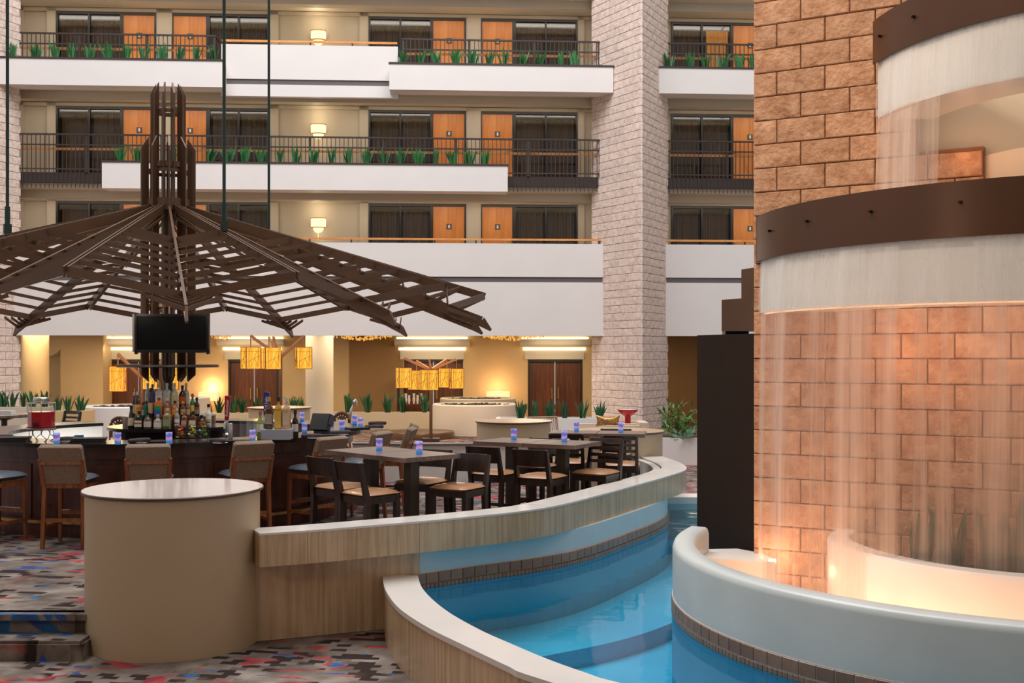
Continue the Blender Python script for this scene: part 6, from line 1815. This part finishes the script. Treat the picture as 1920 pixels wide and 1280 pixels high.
# arched carved chair backs beyond the bar
def carved(px, Y, ytop, lb, wpx):
    t = thing('carved_chair', lb, 'chair', (at(px, Y), Y, LOW))
    zt = zat(ytop, Y) - LOW; w = wpx / 2 / F_PX * Y
    pts = [(-w, 0, zt - w * 0.9)] + [(-w * math.cos(PI * i / 12), 0, zt - w * 0.9 + w * 0.9 * math.sin(PI * i / 12)) for i in range(1, 12)] + [(w, 0, zt - w * 0.9)]
    MB().tube(pts, 0.035, 8).build('back_frame', 'mahogany', t)
    q = MB()
    for k in range(5):
        a = PI * (k + 1) / 6; q.tube([(0, 0, zt - w * 0.85), (-w * math.cos(a), 0, zt - w * 0.9 + w * 0.9 * math.sin(a))], 0.02, 6)
    q.tube([(-w * 0.5 * math.cos(PI * i / 10), 0, zt - w * 0.9 + w * 0.45 * math.sin(PI * i / 10)) for i in range(11)], 0.018, 6)
    q.build('fretwork', 'mahogany', t)
    MB().b2(-w, w, -0.45, 0.03, 0.40, 0.48).build('seat', 'sofa_beige', t)
    for sx in (-1, 1):
        MB().b2(sx * w - 0.03, sx * w + 0.03, -0.02, 0.03, 0, zt - w * 0.85).build('leg', 'mahogany', t); MB().b2(sx * w - 0.03, sx * w + 0.03, -0.45, -0.40, 0, 0.40).build('leg', 'mahogany', t)
carved(224, 22.0, 783, 'carved dark wood chair back beyond the left of the bottles', 32)
carved(641, 24.0, 774, 'carved dark wood chair back right of the cash register', 28)
mat('arch_white', (232, 214, 200), 0.35, var=0.03)
q = MB().tube([(-0.07, 0, 0), (-0.045, 0, 0.15), (0.0, 0, 0.28), (0.02, 0, 0.30), (0.035, 0, 0.28), (0.04, 0, 0.12)], [0.022, 0.022, 0.02, 0.018, 0.015, 0.012], 8)
o = q.build('faucet', 'arch_white', None, 'all', (at(664, 17.4), 17.4, CZ)); tag(o, 'tall white curved faucet at the back of the bar near the carved chair', 'faucet')
# planting right of the pillar
Yq = 24.2
pq = thing('planter_wall', 'white planter wall right of the stone pillar holding a palm', 'planter', (at(1300, Yq), Yq, LOW))
w = (at(1400, Yq) - at(1246, Yq)) / 2; zq = zat(821, Yq) - LOW
q = MB(); q.b2(-w - 0.3, w, 0, 0.12, 0, zq); q.b2(-w - 0.3, -w - 0.18, 0.12, 2.0, 0, zq); q.build('box', 'white_paint', pq)
MB().b2(-w - 0.18, w, 0.12, 2.0, zq - 0.1, zq - 0.04).build('soil', 'soil', pq)
mat('palm_green', (84, 132, 58), 0.45, var=0.35, scale=14); mat('palm_stem', (110, 92, 56), 0.7, var=0.2)
t = thing('palm', 'bushy green palm in the planter right of the stone pillar', 'plant', (at(1278, Yq), Yq + 0.7, LOW + zq - 0.05))
rnd = random.Random(5); q = MB(); q2 = MB()
for k in range(46):
    a = rnd.uniform(0, 2 * PI); L0 = rnd.uniform(0.35, 0.70); el = rnd.uniform(0.3, 1.3)
    base_ = Vector((rnd.uniform(-.12, .12), rnd.uniform(-.12, .12), rnd.uniform(0.0, 0.25)))
    d = Vector((math.cos(a) * math.cos(el), math.sin(a) * math.cos(el), math.sin(el)))
    tip_ = base_ + d * L0; q2.tube([base_, base_ + d * L0 * 0.6 + Vector((0, 0, .05)), tip_], 0.006, 5)
    for j in range(9):
        s_ = Vector((-math.sin(a), math.cos(a), 0)) * rnd.choice((-1, 1)); dd = (d * rnd.uniform(0.2, 0.9) + s_ * rnd.uniform(0.2, 1.0) + Vector((0, 0, rnd.uniform(-0.5, 0.3)))).normalized()
        l = rnd.uniform(0.16, 0.30); wdt = Vector((0, 0, 1)).cross(dd).normalized() * 0.022
        o_ = base_ + d * L0 * rnd.uniform(0.5, 1.0)
        m_ = o_ + dd * l * 0.5; e_ = o_ + dd * l + Vector((0, 0, -0.05))
        q._add([o_, m_ - wdt, m_ + wdt, e_], [(0, 1, 2), (1, 3, 2)])
q.build('fronds', 'palm_green', t)['kind'] = 'stuff'; q2.build('stems', 'palm_stem', t)['kind'] = 'stuff'
t = MB(); rnd = random.Random(8)
for k in range(46):
    a = rnd.uniform(0, 2 * PI); r_ = rnd.uniform(0.03, 0.30); L0 = rnd.uniform(0.14, 0.24); el = rnd.uniform(0.1, 1.1)
    o_ = Vector((r_ * math.cos(a), r_ * math.sin(a) * 0.7, rnd.uniform(0.02, 0.16))); d = Vector((math.cos(a) * math.cos(el), math.sin(a) * math.cos(el), math.sin(el)))
    s_ = Vector((-math.sin(a), math.cos(a), 0)) * L0 * 0.28
    t._add([o_, o_ + d * L0 * 0.45 - s_, o_ + d * L0 * 0.45 + s_, o_ + d * L0 + Vector((0, 0, -0.03))], [(0, 1, 2), (1, 3, 2)])
o = t.build('foliage_plant', 'leaf_pale', None, False, (at(1288, Yq - 0.1), Yq + 0.16, LOW + zq - 0.08)); tag(o, 'low plant with pale silvery green leaves in front of the palm', 'plant')
